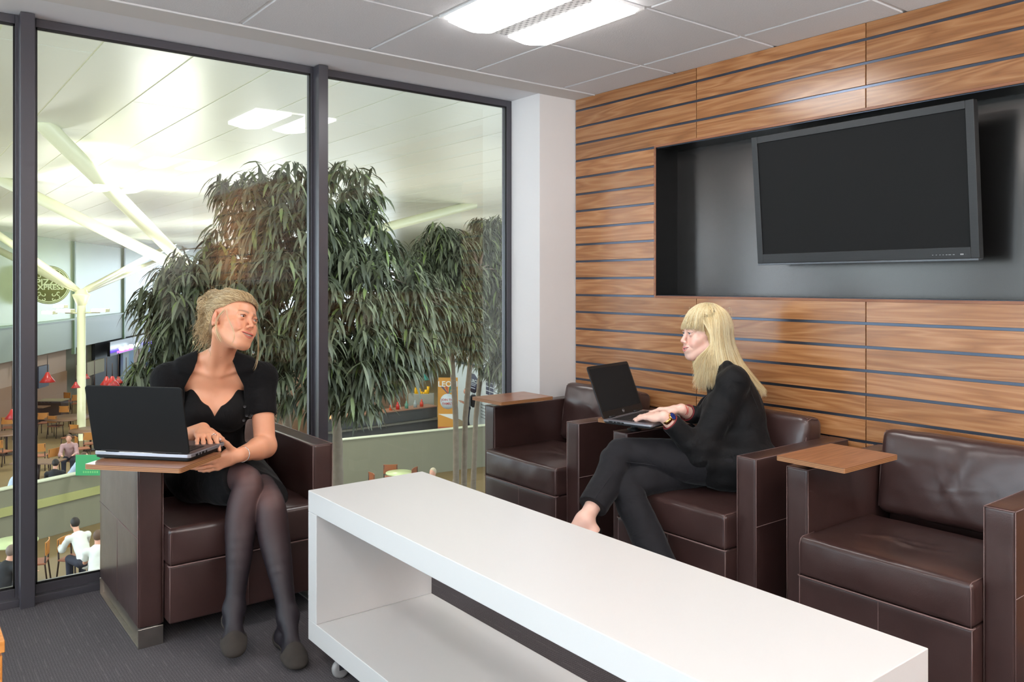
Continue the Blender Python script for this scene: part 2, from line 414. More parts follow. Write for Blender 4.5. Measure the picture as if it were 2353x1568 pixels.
# ================================================================ ARMCHAIRS
def crumple(p,n,seed,amp=.0035):
    d=noise3(p.x*9,p.y*9,p.z*9,seed)*.5+noise3(p.x*23+p.y*7,p.y*19,p.z*21,seed+3)*.35
    return p+n*d*amp
def chair_mesh(seed,seat_wear=1.0):
    P={}
    ax0,ax1=.288,.373;HT=.645
    def armfn(p,n):return crumple(p,n,seed,.0016)
    for nm,s in(('a',-1),('b',1)):
        mb=MB();v,f=rbox((.085,.65,HT-.07),.010,12,armfn,(s*(ax0+ax1)/2,0,.07+(HT-.07)/2));mb.add(v,f,0,True)
        # seams: vertical front edges, top outline and side seam at z=.40
        e=.0015
        for x in(ax0,ax1):
            mb.tube([(s*x,-.325+.004,.075),(s*x,-.325+.003,HT-.004)],e,6,1)
            mb.tube([(s*x,-.322,HT-.003),(s*x,.322,HT-.003)],e,6,1)
        mb.tube([(s*ax0,-.3235,HT-.003),(s*ax1,-.3235,HT-.003)],e,6,1)
        mb.tube([(s*(ax1+.0005),-.322,.39),(s*(ax1+.0005),.322,.39)],e,6,1)
        mb.tube([(s*(ax1+.0005),-.0,.075),(s*(ax1+.0005),0,.39)],.0012,5,1)
        P['arm'+nm]=mb.mesh('armrest')
        mb=MB();x0,x1=(ax0,ax1) if s>0 else(-ax1,-ax0)
        mb.box((x0,-.326,0),(x1,-.320,.069));mb.box((x0,.320,0),(x1,.326,.069));mb.box((x0,-.320,0),(x1,.320,.006))
        mb.box((x0+.016,-.320,.006),(x1-.016,.320,.069))
        P['foot'+nm]=mb.mesh('foot')
    # seat cushion
    ztop=.425;sd=.47
    def seatfn(p,n):
        q=Vector(p);
        tx=max(0,1-abs(q.x/.27)**3);ty=max(0,1-abs((q.y)/.235)**3)
        if n.z>.3:
            q.z+=.014*tx*ty*n.z - .010*math.exp(-((q.x-.02)**2+(q.y+.02)**2)/.018)*seat_wear
            # leather creases radiating across the seat
            for i in range(6):
                a=seed+i*1.1;u=q.x*math.cos(a)+q.y*math.sin(a);w=-q.x*math.sin(a)+q.y*math.cos(a)
                q.z+=.0022*math.exp(-((u-.05*math.sin(9*w+i))/.010)**2)*math.exp(-((w-.05)/.12)**2)*n.z*seat_wear
        if n.y<-.3: q.y+=-.006*tx*max(0,1-abs(q.z/.07)**2)
        return crumple(q,n,seed+5,.003)
    mb=MB();v,f=rbox((.570,sd,.135),.016,34,seatfn,(0,-.39+sd/2,ztop-.0675));mb.add(v,f,0,True)
    zs=.291
    mb.tube([(-.284,-.37,zs),(-.284,-.388,zs),(-.278,-.3925,zs),(0,-.3935,zs),(.278,-.3925,zs),(.284,-.388,zs),(.284,-.37,zs)],.003,6,1)
    for s in(-1,1):mb.tube([(s*.279,-.3865,zs),(s*.2795,-.388,.40),(s*.276,-.386,.417),(s*.276,-.375,.4235),(s*.279,-.30,.424)],.0018,5,1)
    P['cushion']=mb.mesh('seat_cushion')
    mb=MB();v,f=rbox((.568,.60,.205),.008,10,lambda p,n:crumple(p,n,seed+9,.0016),(0,-.387+.30,.085+.1025));mb.add(v,f,0,True)
    for s in(-1,1):mb.tube([(s*.281,-.3855,.09),(s*.281,-.3855,.288)],.0016,5,1)
    mb.tube([(0,-.3875,.09),(0,-.3875,.288)],.001,5,1)
    P['base']=mb.mesh('seat_base')
    mb=MB();v,f=rbox((.574,.085,.56),.010,10,lambda p,n:crumple(p,n,seed+2,.0016),(0,.2825,.085+.28));mb.add(v,f,0,True)
    P['back']=mb.mesh('back_frame')
    # back cushion leaning slightly
    def backfn(p,n):
        q=Vector(p);tx=max(0,1-abs(q.x/.28)**3);tz=max(0,1-abs(q.z/.155)**3)
        if n.y<-.2:
            q.y-=.018*tx*tz
            for i in range(5):
                a=seed*1.3+i*.9;u=q.x*math.cos(a)+q.z*math.sin(a);w=-q.x*math.sin(a)+q.z*math.cos(a)
                q.y-=.0018*math.exp(-((u-.03*math.sin(7*w+i))/.012)**2)*math.exp(-(w/.13)**2)
        if n.z>.3:q.z+=.006*tx
        # pinched corners
        cr=max(0,abs(q.x)/.28-.8)*max(0,abs(q.z)/.15-.6)
        q.x*=1-.06*cr*4;q.z*=1-.03*cr*4
        return crumple(q,n,seed+7,.0045)
    v,f=rbox((.564,.125,.315),.030,30,backfn)
    Mx=Matrix.Translation((0,.205,.575))@Matrix.Rotation(R(-9),4,'X')
    mb=MB();mb.add([Mx@p for p in v],f,0,True)
    pts=[]
    for s in(-1,1):
        mb.tube([Mx@Vector((s*.272,-.052,-.14)),Mx@Vector((s*.275,-.054,0)),Mx@Vector((s*.272,-.050,.14)),Mx@Vector((s*.270,-.02,.151)),Mx@Vector((s*.270,.03,.151))],.002,5,1)
    mb.tube([Mx@Vector((-.27,-.046,.1495)),Mx@Vector((0,-.048,.156)),Mx@Vector((.27,-.046,.1495))],.0016,5,1)
    P['bc']=mb.mesh('back_cushion')
    return P
LM=[M['leather'],M['seam']]
def armchair(label,loc,rz,seed,tab_c,tab_a,wear=1.0):
    P=chair_mesh(seed,wear);r=thing('armchair',label,'armchair',loc,rz,'brown leather tablet armchairs')
    for s in('a','b'):
        link('armrest',P['arm'+s],LM,r);f=link('metal_foot',P['foot'+s],M['steel'],r)
        b=f.modifiers.new('b','BEVEL');b.width=.0015;b.segments=2
    for k,n in(('cushion','seat_cushion'),('base','seat_base'),('back','back_frame'),('bc','back_cushion')):link(n,P[k],LM,r)
    # swivelling writing tablet on the sitter's right arm
    mb=MB();a,b=.1275,.175
    rr=.008;poly=[]
    for cx,cy,a0 in((a-rr,-b+rr,-90),(a-rr,b-rr,0),(-a+rr,b-rr,90),(-a+rr,-b+rr,180)):
        for k in range(4):
            an=R(a0+30*k);poly.append((cx+rr*math.cos(an),cy+rr*math.sin(an)))
    T=Matrix.Translation((tab_c[0],tab_c[1],0))@Matrix.Rotation(tab_a,4,'Z')
    t=link('tablet',bpy.data.meshes.new('tablet'),None,r);t.matrix_local=T
    mb.prism(poly,.6835,.6995,1);mb.prism([(x*.999,y*.999) for x,y in poly],.6995,.7,0)
    me=mb.mesh('tablet');t.data=me;me.materials.append(M['walnut_x']);me.materials.append(M['ply'])
    bm=t.modifiers.new('b','BEVEL');bm.width=.001;bm.segments=2;bm.limit_method='ANGLE'
    mb=MB();mb.lathe([(0,.644),(.032,.644),(.032,.650),(.016,.652),(.016,.670),(.045,.672),(.045,.6835),(0,.6835)],20,(-.330,-.235,0))
    Ti=T.inverted();
    # arm plate from pivot to tablet centre
    p0=Vector((-.330,-.235,0));p1=Vector((tab_c[0],tab_c[1],0));d=(p1-p0);L=d.length;d=d.normalized() if L>1e-3 else Vector((1,0,0));w=Vector((-d.y,d.x,0))*.022
    mb.prism([tuple((p0-w)[:2]),tuple((p1-w)[:2]),tuple((p1+w)[:2]),tuple((p0+w)[:2])],.674,.6835)
    br=mb.build('tablet_bracket',M['black'],r)
    return r
CH=2.89
ch1=armchair('brown leather armchair facing the viewer by the window, holding the woman in the dress',(1.083,3.405,0),0,1.0,(-.348,-.457),R(42),.4)
ch3=armchair('nearest empty brown leather armchair at the right edge, its wooden tablet bare',(CH,1.322,0),-PI/2,2.3,(-.2155,-.258),0,1.2)
ch2=armchair('brown leather armchair against the walnut wall with the blonde woman sitting in it',(CH,2.198,0),-PI/2,3.7,(-.331,-.183),R(13.5),.3)
ch4=armchair('empty brown leather armchair in the far corner beside the white wall, its tablet bare',(CH,3.172,0),-PI/2,5.1,(-.2155,-.258),0,1.0)
# ================================================================ WHITE BENCH TABLE
tx0,tx1,ty0,ty1=1.149,1.606,.747,2.624
r=thing('low_table','long white open shelf table on castors in the middle of the carpet','table',(tx0,ty0,0))
def tb(name,a,b):
    mb=MB();mb.box(a,b);o=mb.build(name,M['lam'],r,.0022,2);o.location=(-tx0,-ty0,0);return o
tb('table_top',(tx0,ty0,.518),(tx1,ty1,.59))
tb('bottom_shelf',(tx0,ty0,.079),(tx1,ty1,.149))
tb('end_panel',(tx0,ty1-.067,.149),(tx1,ty1,.518));tb('end_panel',(tx0,ty0,.149),(tx1,ty0+.067,.518))
for (x,y) in((tx0+.04,ty1-.17),(tx1-.05,ty1-.17),(tx0+.05,ty0+.12),(tx1-.05,ty0+.12),(tx0+.05,(ty0+ty1)/2)):
    mb=MB();mb.box((-.025,-.025,.075),(.025,.025,.0789));mb.lathe([(0,.072),(.016,.072),(.016,.076),(0,.076)],14)
    for s in(-1,1):mb.prism([(-.012,.030),(.018,.030),(.014,.070),(-.014,.070)],.014*s-.0015,.014*s+.0015,0,Matrix.Rotation(R(90),4,'X'))
    f=mb.build('castor',M['chrome'],r,.001,1);f.location=(x-tx0,y-ty0,0)
    mb=MB();mb.lathe([(0,-.011),(.022,-.011),(.029,-.009),(.031,-.003),(.031,.003),(.029,.009),(.022,.011),(0,.011)],24,(0,0,.0312),0,Matrix.Rotation(R(90),4,'X'))
    w=mb.build('wheel',M['grey_rubber'],f);
# ================================================================ WOODEN CABINET CORNER (left edge)
p=at(11.5,1472,Z=.55)
r=thing('wooden_side_cabinet','orange oak cabinet corner cut off by the bottom left edge of the photo','cabinet',(p.x,p.y,0))
mb=MB();mb.box((-.5,0,.524),(0,.045,.55));mb.box((-.5,.045,.524),(0,.3,.55));mb.build('cabinet_top',M['oak'],r,.002)
mb=MB();mb.box((-.5,.006,.0),(-.004,.296,.517));mb.build('cabinet_body',M['oak'],r,.002)
mb=MB();mb.box((-.49,.012,.517),(-.012,.29,.524));mb.build('shadow_gap',plain('pale_edge',srgb(190,140,120),.5),r)
# ================================================================ TELEVISION
TVY,TVZ,TW,TH=1.812,1.685,.994,.599
r=thing('television','large switched off flat television mounted in the black wall niche','television',(3.22,TVY,TVZ))
r.rotation_euler=Euler((0,0,0))
yaw,pit=R(-1.87),R(4.8)
rt=Vector((math.sin(yaw),-math.cos(yaw),0));nn=Vector((-math.cos(yaw),-math.sin(yaw),0));up=Vector((0,0,1))*math.cos(pit)+nn*math.sin(pit);fw=rt.cross(up)
# local frame: x right, y away from viewer, z up
back=up.cross(rt)*-1
TM=Matrix((rt,-fw,up)).transposed().to_4x4()
if (TM@Vector((0,1,0,0)))[0]<0:TM=Matrix((rt,fw,up)).transposed().to_4x4()
r.matrix_world=Matrix.Translation((3.22,TVY,TVZ))@TM
w,h=TW/2,TH/2;sx,st,sb=.031,.031,.052
mb=MB()
mb.box((-w,0,-h+.009),(-w+sx,.03,h));mb.box((w-sx,0,-h+.009),(w,.03,h));mb.box((-w+sx,0,h-st),(w-sx,.03,h));mb.box((-w+sx,0,-h+.009),(w-sx,.03,-h+sb))
mb.build('bezel',M['tvframe'],r,.0015,2)
mb=MB();mb.box((-w+.002,-.004,-h),(w-.002,.03,-h+.0088));mb.build('lower_trim',M['steel'] if 0 else plain('gunmetal_trim',srgb(92,92,94),.25,.8),r,.001)
mb=MB();mb.box((-w+sx,.006,-h+sb),(w-sx,.012,h-st));mb.build('screen',M['screen'],r)
mb=MB();mb.box((-w+.004,.03,-h+.004),(w-.004,.045,h-.004));mb.box((-w+.12,.045,-h+.06),(w-.12,.07,h-.08));mb.build('rear_housing',M['black'],r,.004)
mb=MB();mb.box((-.2,.07,-.12),(.2,.12,.12));mb.build('wall_bracket',M['black'],r,.002)
mb=MB()
for i,(x0,x1) in enumerate(((.352,.356),(.366,.370),(.38,.384),(.392,.396),(.404,.410),(.414,.424),(.43,.437))):mb.box((x0-.03,-.0006,-h+.0235),(x1-.03,.0002,-h+.0255))
mb.box((.428,-.0006,-h+.0225),(.440,.0002,-h+.0275));mb.lathe([(0,-.0008),(.0022,-.0008),(.0022,.0004)],10,(.448,0,-h+.025),0,Matrix.Rotation(R(90),4,'X'))
mb.build('control_marks',plain('pale_print',srgb(150,150,150),.5),r)['kind']='stuff'
# ================================================================ LAPTOPS
def text(body,size,mat,parent,M4,name='lettering',ext=.0003,bold=0.0,xs=1.0,font=None):
    cu=bpy.data.curves.new('txt','FONT');cu.body=body;cu.size=size;cu.align_x='CENTER';cu.align_y='CENTER';cu.extrude=ext;cu.offset=bold;cu.resolution_u=3
    o=bpy.data.objects.new('txt',cu);C.objects.link(o)
    me=bpy.data.meshes.new_from_object(o.evaluated_get(bpy.context.evaluated_depsgraph_get()));bpy.data.objects.remove(o)
    me.transform(Matrix.Diagonal((xs,1,1,1)))
    t=link(name,me,mat,parent);t.matrix_local=M4;return t
def build_laptop(label,org,u,v,lean,W,D,T,LL,style):
    u=Vector((u[0],u[1],0)).normalized();v=Vector((v[0],v[1],0)).normalized()
    r=thing('laptop',label,'laptop')
    # local axes: x along hinge, y towards user, z up (may be mirrored handed; keep right handed by choosing x)
    X=u;Y=v
    if X.cross(Y).z<0:
        org=Vector(org)+X*W;X=-X
    r.matrix_world=Matrix.Translation(org)@Matrix((X,Y,Vector((0,0,1)))).transposed().to_4x4()
    dk=plain('laptop_shell_'+style,srgb(18,18,18) if style=='a' else srgb(34,35,37),.5,spec=.25)
    sv=plain('silver_magnesium_'+style,srgb(168,168,176) if style=='a' else srgb(150,150,156),.32,.7)
    gr=plain('palm_rest_'+style,srgb(92,88,92) if style=='a' else srgb(132,128,134),.4,.5)
    def rr(x0,y0,x1,y1,rad,n=5):
        P=[]
        for cx,cy,a0 in((x1-rad,y0+rad,-90),(x1-rad,y1-rad,0),(x0+rad,y1-rad,90),(x0+rad,y0+rad,180)):
            for k in range(n+1):
                a=R(a0+90*k/n);P.append((cx+rad*math.cos(a),cy+rad*math.sin(a)))
        return P
    mb=MB();mb.prism(rr(.008,.008,W-.008,D-.010,.012),.0008,.004);mb.prism(rr(.003,.003,W-.003,D-.004,.012),.004,T*.5)
    base=mb.build('base',dk,r,.0015,2)
    mb=MB();mb.prism(rr(0,0,W,D,.012),T*.5,T-.001);mb.build('side_band',sv,base,.002,2)
    mb=MB();mb.prism(rr(.003,.012,W-.003,D-.003,.010),T-.001,T);deck=mb.build('deck',gr,r,.0004,1)
    kz=T
    mb=MB()
    kx0,kx1,ky0,ky1=.03,W-.03,.032,.032+.105
    nr=6
    for j in range(nr):
        n=14 if j<5 else 8
        for i in range(n):
            a=kx0+(kx1-kx0)*i/n;b=kx0+(kx1-kx0)*(i+1)/n;y0=ky0+(ky1-ky0)*j/nr;y1=ky0+(ky1-ky0)*(j+1)/nr
            mb.box((a+.0012,y0+.0012,kz-.0005),(b-.0012,y1-.0012,kz+.0016))
    k=mb.build('keyboard',plain('black_keys_'+style,srgb(26,26,28),.5),r,.0006,1)
    mb=MB();mb.box((kx0-.003,ky0-.003,kz-.0004),(kx1+.003,ky1+.003,kz+.0002));mb.build('key_well',M['dark'],k)
    mb=MB();mb.box((W/2-.05,ky1+.02,kz-.0003),(W/2+.05,D-.018,kz+.0003));mb.build('touchpad',plain('pad_'+style,srgb(70,68,72) if style=='a' else srgb(110,106,112),.35),r,.0002,1)
    # ports
    for side in(0,1):
        x=-.0004 if side==0 else W-.0006
        for (a,b) in((.035,.050),(.058,.066),(.074,.088),(.096,.106)):
            mb=MB();mb.box((x,a,T*.52),(x+.001,b,T*.80));mb.build('port',M['dark'],base)
    if style=='b':
        for s in(-.0003,W-.0007):
            mb=MB();mb.box((s-.0003,.030,T*.56),(s+.0012,.100,T*.58))
            for i in range(22):mb.box((s,.03+i*.0032,T*.56),(s+.001,.0318+i*.0032,T*.86))
            mb.build('vent',M['dark'],base)
    # hinges
    for a in(.045,W-.09):
        mb=MB();mb.tube([(a,.006,T+.002),(a+.045,.006,T+.002)],.005,10);mb.build('hinge',dk,r)
    # lid (local: x, up along lid). pivot at y=.004,z=T
    ang=math.asin(lean/LL)
    L=bpy.data.objects.new('lid',None)
    mb=MB();mb.prism(rr(.001,.0,W-.001,LL,.012),0,.006)
    me=mb.mesh('lid');lid=link('lid',me,dk,r)
    bm=bmesh.new();bm.from_mesh(me);bmesh.ops.recalc_face_normals(bm,faces=bm.faces);bm.to_mesh(me);bm.free()
    b=lid.modifiers.new('b','BEVEL');b.width=.0018;b.segments=2;b.limit_method='ANGLE'
    lid.matrix_local=Matrix.Translation((0,.006,T+.001))@Matrix.Rotation(PI/2+ang,4,'X')  # local y->up, local z-> towards -y.. back
    # after rotation by 90+ang about X: y->(0,-sin,cos) ; z->(0,-cos..., ) : z points to -user side? handled below
    mb=MB();mb.box((.012,.030,-.0006),(W-.012,LL-.014,0.0));sc=mb.build('screen',M['lapscreen'],lid)
    mb=MB();mb.prism(rr(.004,.003,W-.004,LL-.004,.010),-.0004,0.0);mb.build('screen_bezel',plain('bezel_'+style,srgb(20,21,22),.35),lid)
    mb=MB();mb.lathe([(0,-.0009),(.0018,-.0009),(.002,-.0003)],10,(W/2,LL-.008,0));mb.build('webcam',plain('lens_'+style,srgb(60,70,80),.1),lid)
    if style=='a':
        mb=MB();mb.box((.03,.004,.006),(W-.03,.0055,.0066));mb.build('lid_seam',plain('seam_grey',srgb(70,70,72),.4),lid)
    else:
        Mt=Matrix.Translation((W/2,.016,-.0007))@Matrix.Rotation(PI,4,'Y')
        mb=MB();n=28
        mb.tube([Vector((.0072*math.cos(2*PI*i/n),.0072*math.sin(2*PI*i/n),0)) for i in range(n)],.0006,5,0,False,True)
        em=mb.build('emblem_ring',plain('silver_print',srgb(170,170,172),.3,.6),lid);em.matrix_local=Mt
        t=text('hp',.012,bpy.data.materials['silver_print'],lid,Mt@Matrix.Shear('XZ',4,(0,0)) ,'emblem')
    return r
lap1_o=at(219,1055,Z=.7005)
build_laptop('thick black laptop seen from behind on the tablet of the window armchair',Vector((.566,3.071,.7005)),(.669,-.743),(.743,.669),.048,.361,.228,.026,.235,'a')
build_laptop('open laptop with a silver keyboard deck, used by the blonde woman',Vector((2.427,2.498,.7005)),(.972,.233),(.233,-.972),.086,.345,.240,.019,.234,'b')
# ================================================================ THE HALL BEYOND THE GLASS (floor about six metres below the eye)
ZF=-4.7; ZC=3.4
rnd=random.Random(7)
def _hallceil():
    t=NT('hall_ceiling_panels');v=t.coord();n=t.noise(v,.35,3,.5)
    t.bsdf(Base__Color=t.mix(n,srgb(212,216,206),srgb(226,229,220)),Roughness=t.math('ADD',.24,t.math('MULTIPLY',n,.16)),Normal=t.bump(t.noise(v,.9,2),.12,.05));return t.m
M['hceil']=_hallceil()
M['hfloor']=mottled('hall_timber_floor',srgb(116,98,66),srgb(134,112,76),2,.5)
M['parapet']=mottled('putty_painted_wall',srgb(128,126,106),srgb(138,135,116),1.2,.7)
M['rail']=plain('lime_cream_band',srgb(170,170,112),.5)
M['rail2']=plain('pale_coping',srgb(196,200,176),.5)
# ceiling: long panels with fine joints, running away from the window
mb=MB();pw=.75
for i in range(-10,80):
    x=i*pw
    L=6.5
    y=3.95-((i*2.3)%L)
    while y<75:
        a=max(y,3.95);b=min(y+L,75)
        if b>a+.05:mb.box((x+.009,a+.006,ZC),(x+pw-.009,b-.006,ZC+.012))
        y+=L
structure(mb.build('ceiling_hall',M['hceil'],None))
mb=MB();mb.box((-7.6,3.95,ZC+.006),(60.2,75,ZC+.12));structure(mb.build('trim_20',plain('joint_gap',srgb(240,244,224),.6)))
mb=MB();mb.box((-30,3.95,ZF-.2),(70,80,ZF));structure(mb.build('floor_hall',M['hfloor']))
# outer face of this storey below the window
mb=MB();mb.box((-30,3.87,ZF),(40,3.93,-.02));structure(mb.build('wall_below',M['parapet']))
# ---- far wall : upper glazed panels, lower shop fronts
W0=Vector((5.28,41.2,0));WD=Vector((.477,.879,0))
def wallpt(px,z):
    u=(px-1176.5)/FPX;r=Vector((cY*u+sY,-sY*u+cY,0))
    # solve r*t = W0+WD*s
    det=r.x*(-WD.y)+WD.x*r.y
    t=(W0.x*(-WD.y)+WD.x*W0.y)/det
    p=r*t;return Vector((p.x,p.y,z))
wn=Vector((WD.y,-WD.x,0))
if wn.dot(W0)>0:wn=-wn
def wallstrip(name,px0,px1,z0,z1,mat,off=0.0,parent=None,th=.15):
    a=wallpt(px0,0)+wn*off;b=wallpt(px1,0)+wn*off
    mb=MB();vs=[]
    for z in(z0,z1):
        for q in(a,b,b-wn*th,a-wn*th):vs.append((q.x,q.y,z))
    mb.add(vs,[(0,1,2,3),(4,5,6,7),(0,1,5,4),(1,2,6,5),(2,3,7,6),(3,0,4,7)])
    return mb.build(name,mat,parent)
M['farpanel']=mottled('pale_green_glazed_panel',srgb(158,176,136),srgb(168,186,148),.3,.25)
M['fargreen']=plain('dark_green_mullion',srgb(120,146,116),.4)
structure(wallstrip('wall_far',-420,640,-.45,ZC+.05,M['farpanel']))
for i,px in enumerate((-60,40,168,283,392,470,560)):
    structure(wallstrip('trim_%d'%(21+i),px-1.6,px+1.6,-2.2,ZC,M['fargreen'],.10))
structure(wallstrip('trim_28',-420,640,-.50,-.42,M['fargreen'],.12))
structure(wallstrip('wall_shop',-420,640,ZF,-.5,plain('shop_back_wall',srgb(122,120,104),.8),-.5))
structure(wallstrip('wall_plaster',-420,164,ZF,-1.1,mottled('pink_brown_plaster',srgb(172,150,140),srgb(182,160,148),.8,.8),-.25))
structure(wallstrip('trim_29',-420,164,ZF,-3.0,plain('brown_dado',srgb(150,118,96),.6),-.20))
structure(wallstrip('wall_glassy',-420,640,-1.9,-.5,mottled('grey_green_spandrel',srgb(128,140,124),srgb(140,150,134),.4,.4),.02))
structure(wallstrip('trim_30',232,640,-4.6,-2.0,plain('shop_dark',srgb(28,30,34),.5),-.3))
# black fascia with bright white and violet lit signs
fa=wallstrip('shop_fascia',242,420,-2.75,-1.95,plain('black_fascia',srgb(20,20,24),.3),.25);tag(fa,'black shop fascia behind the tree, carrying the violet and white lights','fascia')
s=wallstrip('lit_sign',249,283,-2.62,-2.50,emit('violet_neon',(.16,.05,1,1),9),.55,th=.1);tag(s,'longer violet neon strip on the black fascia, left of the tree','neon sign')
s=wallstrip('lit_sign',330,358,-2.66,-2.56,emit('violet_neon_b',(.16,.05,1,1),9),.55,th=.1);tag(s,'shorter violet neon strip glimpsed through the drooping leaves','neon sign')
for px,l in((253,'leftmost white spot lamp above the violet neon'),(264,'second white spot lamp above the violet neon'),(275,'third white spot lamp above the violet neon'),(290,'rightmost white spot lamp above the violet neon, by the leaves')):
    q=wallpt(px,-2.38)+wn*.62;mb=MB();mb.lathe([(0,-.12),(.12,-.10),(.16,0),(.1,.1),(0,.12)],12);o=mb.build('spot_lamp',emit('white_spot',(.8,.93,1,1),10));o.location=q;tag(o,l,'lamp','spot lamps over the far shop')
for i,(px0,px1,c,l) in enumerate(((287,300,(170,190,196),'pale blue'),(300,311,(96,150,200),'blue'),(311,322,(176,132,72),'ochre'),(324,338,(170,140,84),'tan'),(345,360,(120,160,200),'light blue'))):
    o=wallstrip('shop_poster',px0,px1,-4.5,-2.85,plain('display_%d'%i,srgb(*c),.5),-.1);tag(o,l+' poster panel in the shop front behind the hanging leaves','poster')
o=wallstrip('rolled_awning',166,226,-3.45,-2.75,plain('cream_canvas',srgb(178,172,150),.7),.3);tag(o,'cream canvas panel on the far wall behind the white column','awning')
o=wallstrip('wall_screen',72,96,-3.3,-2.35,plain('navy_screen',srgb(52,58,78),.3),.3);tag(o,'dark blue screen on the pink wall next to the grey post','screen')
# glazed side of the hall, open to daylight
root=bpy.data.objects.new('window_6',None);C.objects.link(root);structure(root)
mb=MB()
for i in range(12):mb.box((-7.68,4+i*2.2,ZF),(-7.55,4.08+i*2.2,ZC))
for z in(ZF,-1.2,ZC-.1):mb.box((-7.67,3.95,z),(-7.56,28.3,z+.1))
mb.build('window_frame',M['alu'],root)
mb=MB();mb.add([(-7.61,3.95,ZF),(-7.61,28.3,ZF),(-7.61,28.3,ZC),(-7.61,3.95,ZC)],[(0,1,2,3)]);mb.build('pane',M['glass'],root)
# ---- round restaurant sign on the glazed panels
sg=thing('round_sign','round olive and cream restaurant sign lettered PIZZA EXPRESS on the glazed wall','sign')
q=wallpt(107,0);dq=math.hypot(q.x,q.y)
cc=at(112,655,d=q.x*sY+q.y*cY-1.6)
SX=Vector((WD.x,WD.y,0));SZ=Vector((0,0,1));SN=wn
SM=Matrix((SX,SZ,SX.cross(SZ))).transposed().to_4x4()
flip=1
if SX.cross(SZ).dot(wn)<0: # face the room
    SM=Matrix((-SX,SZ,(-SX).cross(SZ))).transposed().to_4x4()
sg.matrix_world=Matrix.Translation(cc+wn*.2)@SM
# seen obliquely, so the drum is turned towards the hall
vd=Vector((-cc.x,-cc.y,0)).normalized();sxv=Vector((0,0,1)).cross(vd)
sg.matrix_world=Matrix.Translation(cc)@Matrix((sxv,Vector((0,0,1)),vd)).transposed().to_4x4()@Matrix.Scale(.86,4)
RS=.98
ol=plain('olive_sign_face',srgb(116,124,44),.5);cr=plain('cream_sign_relief',srgb(226,238,190),.5,emis=srgb(226,238,190),es=.15)
mb=MB();mb.lathe([(0,.0),(RS,.0),(RS,-.12),(0,-.12)],48);mb.build('disc',ol,sg)
mb=MB()
for r0,w_ in((.93,.022),(.86,.03)):
    mb.tube([(r0*math.cos(2*PI*i/48),r0*math.sin(2*PI*i/48),.01) for i in range(48)],w_,6,0,False,True)
mb.build('ring',cr,sg)
mb=MB()
for px_ in(-.5,.5):mb.tube([(px_,.3,-.12),(px_,.3,-1.9)],.03,6)
mb.build('wall_bracket',M['fargreen'],sg)['kind']='stuff'
text('PIZZA',.42,cr,sg,Matrix.Translation((.0,.13,.02)),ext=.02,bold=.010,xs=1.0);text('EXPRESS',.36,cr,sg,Matrix.Translation((0,-.13,.02)),ext=.02,bold=.010,xs=1.0)
mb=MB()
for s in(-1,1):
    for sy in(-1,1):
        for (cx_,cy_,r_,t0,t1) in((.20,.48,.12,0,4.2),(.45,.42,.13,1.5,5.6),(.20,.72,.09,0,5.0),(.5,.62,.07,0,5)):
            mb.tube([(s*(cx_+r_*(1-.08*k)*math.cos(t0+(t1-t0)*k/10)),sy*(cy_+r_*(1-.08*k)*math.sin(t0+(t1-t0)*k/10)),.012) for k in range(11)],.024,6)
mb.build('scrollwork',cr,sg)['kind']='stuff'
# ---- tree-like steel columns with struts up to the ceiling
M['cream']=plain('cream_painted_steel',srgb(232,232,196),.35)
def column(label,top,rad,struts,sr,base=ZF):
    r=thing('branching_column',label,'column',(top.x,top.y,base),0,'branching roof columns')
    o0=Vector((top.x,top.y,base))
    mb=MB();mb.lathe([(rad*1.5,0),(rad*1.5,.03),(rad,.05),(rad,top.z-base-.5)],20);mb.build('shaft',M['cream'],r)
    mb=MB();h0=top.z-base;mb.lathe([(rad*.9,h0-.52),(rad*1.1,h0-.5),(rad*2.1,h0-.12),(rad*2.2,h0-.08),(rad*1.6,h0-.06),(rad*1.2,h0+.1),(0,h0+.14)],20);mb.build('capital',M['cream'],r)
    for q in struts:
        a=top-o0;b=q-o0;d=(b-a).normalized()
        mb=MB();mb.tube([a+d*.15,a+d*.6,b+d*.05],[sr*.7,sr,sr],16);mb.build('strut',M['cream'],r)
    return r
TA=at(455,636,d=18.0)
colA=column('cream branching column mostly hidden by the large tree, its struts crossing the left pane',TA,.17,[at(98,283,Z=ZC),at(-6,409,Z=ZC),at(1088,470,Z=ZC),at(640,505,Z=ZC)],.115)
TB=at(187,672,d=31.0)
colB=column('far cream branching column rising among the restaurant tables with floodlights near its top',TB,.15,[at(-40,515,Z=ZC),at(-95,528,Z=ZC),at(400,560,Z=ZC),at(430,572,Z=ZC)],.13)
EM2=emit('lit_flood_lens',(1,1,.82,1),14)
for i,(px,py,l) in enumerate(((150,713,'floodlight on the left of the far cream column'),(230,712,'floodlight on the right of the far cream column'),(113,717,'floodlight further left of the far cream column, under the round sign'),(139,703,'small floodlight just beneath the round sign'),(84,706,'floodlight beside the grey window post, left of the far column'))):
    q=at(px,py,d=31-(.0 if i<2 else -2.5*i+4))
    r=thing('floodlight',l,'floodlight',q,-YAW,'floodlights round the far column')
    w_=.30 if i<2 else .24
    mb=MB();mb.box((-w_,-.16,-.09),(w_,.16,.03));mb.build('housing',M['cream'],r,.01)
    mb=MB();mb.add([(-w_*.9,-.165,-.075),(w_*.9,-.165,-.075),(w_*.9,-.165,.02),(-w_*.9,-.165,.02)],[(0,1,2,3)]);mb.box((-w_*.9,-.14,.031),(w_*.9,.14,.036));mb.build('lens',EM2,r)
    if i<2:
        mb=MB();s=1 if px<187 else -1;mb.tube([(0,0,-.1),(s*.62,0,-.12)],.03,6);mb.build('arm',M['cream'],r)
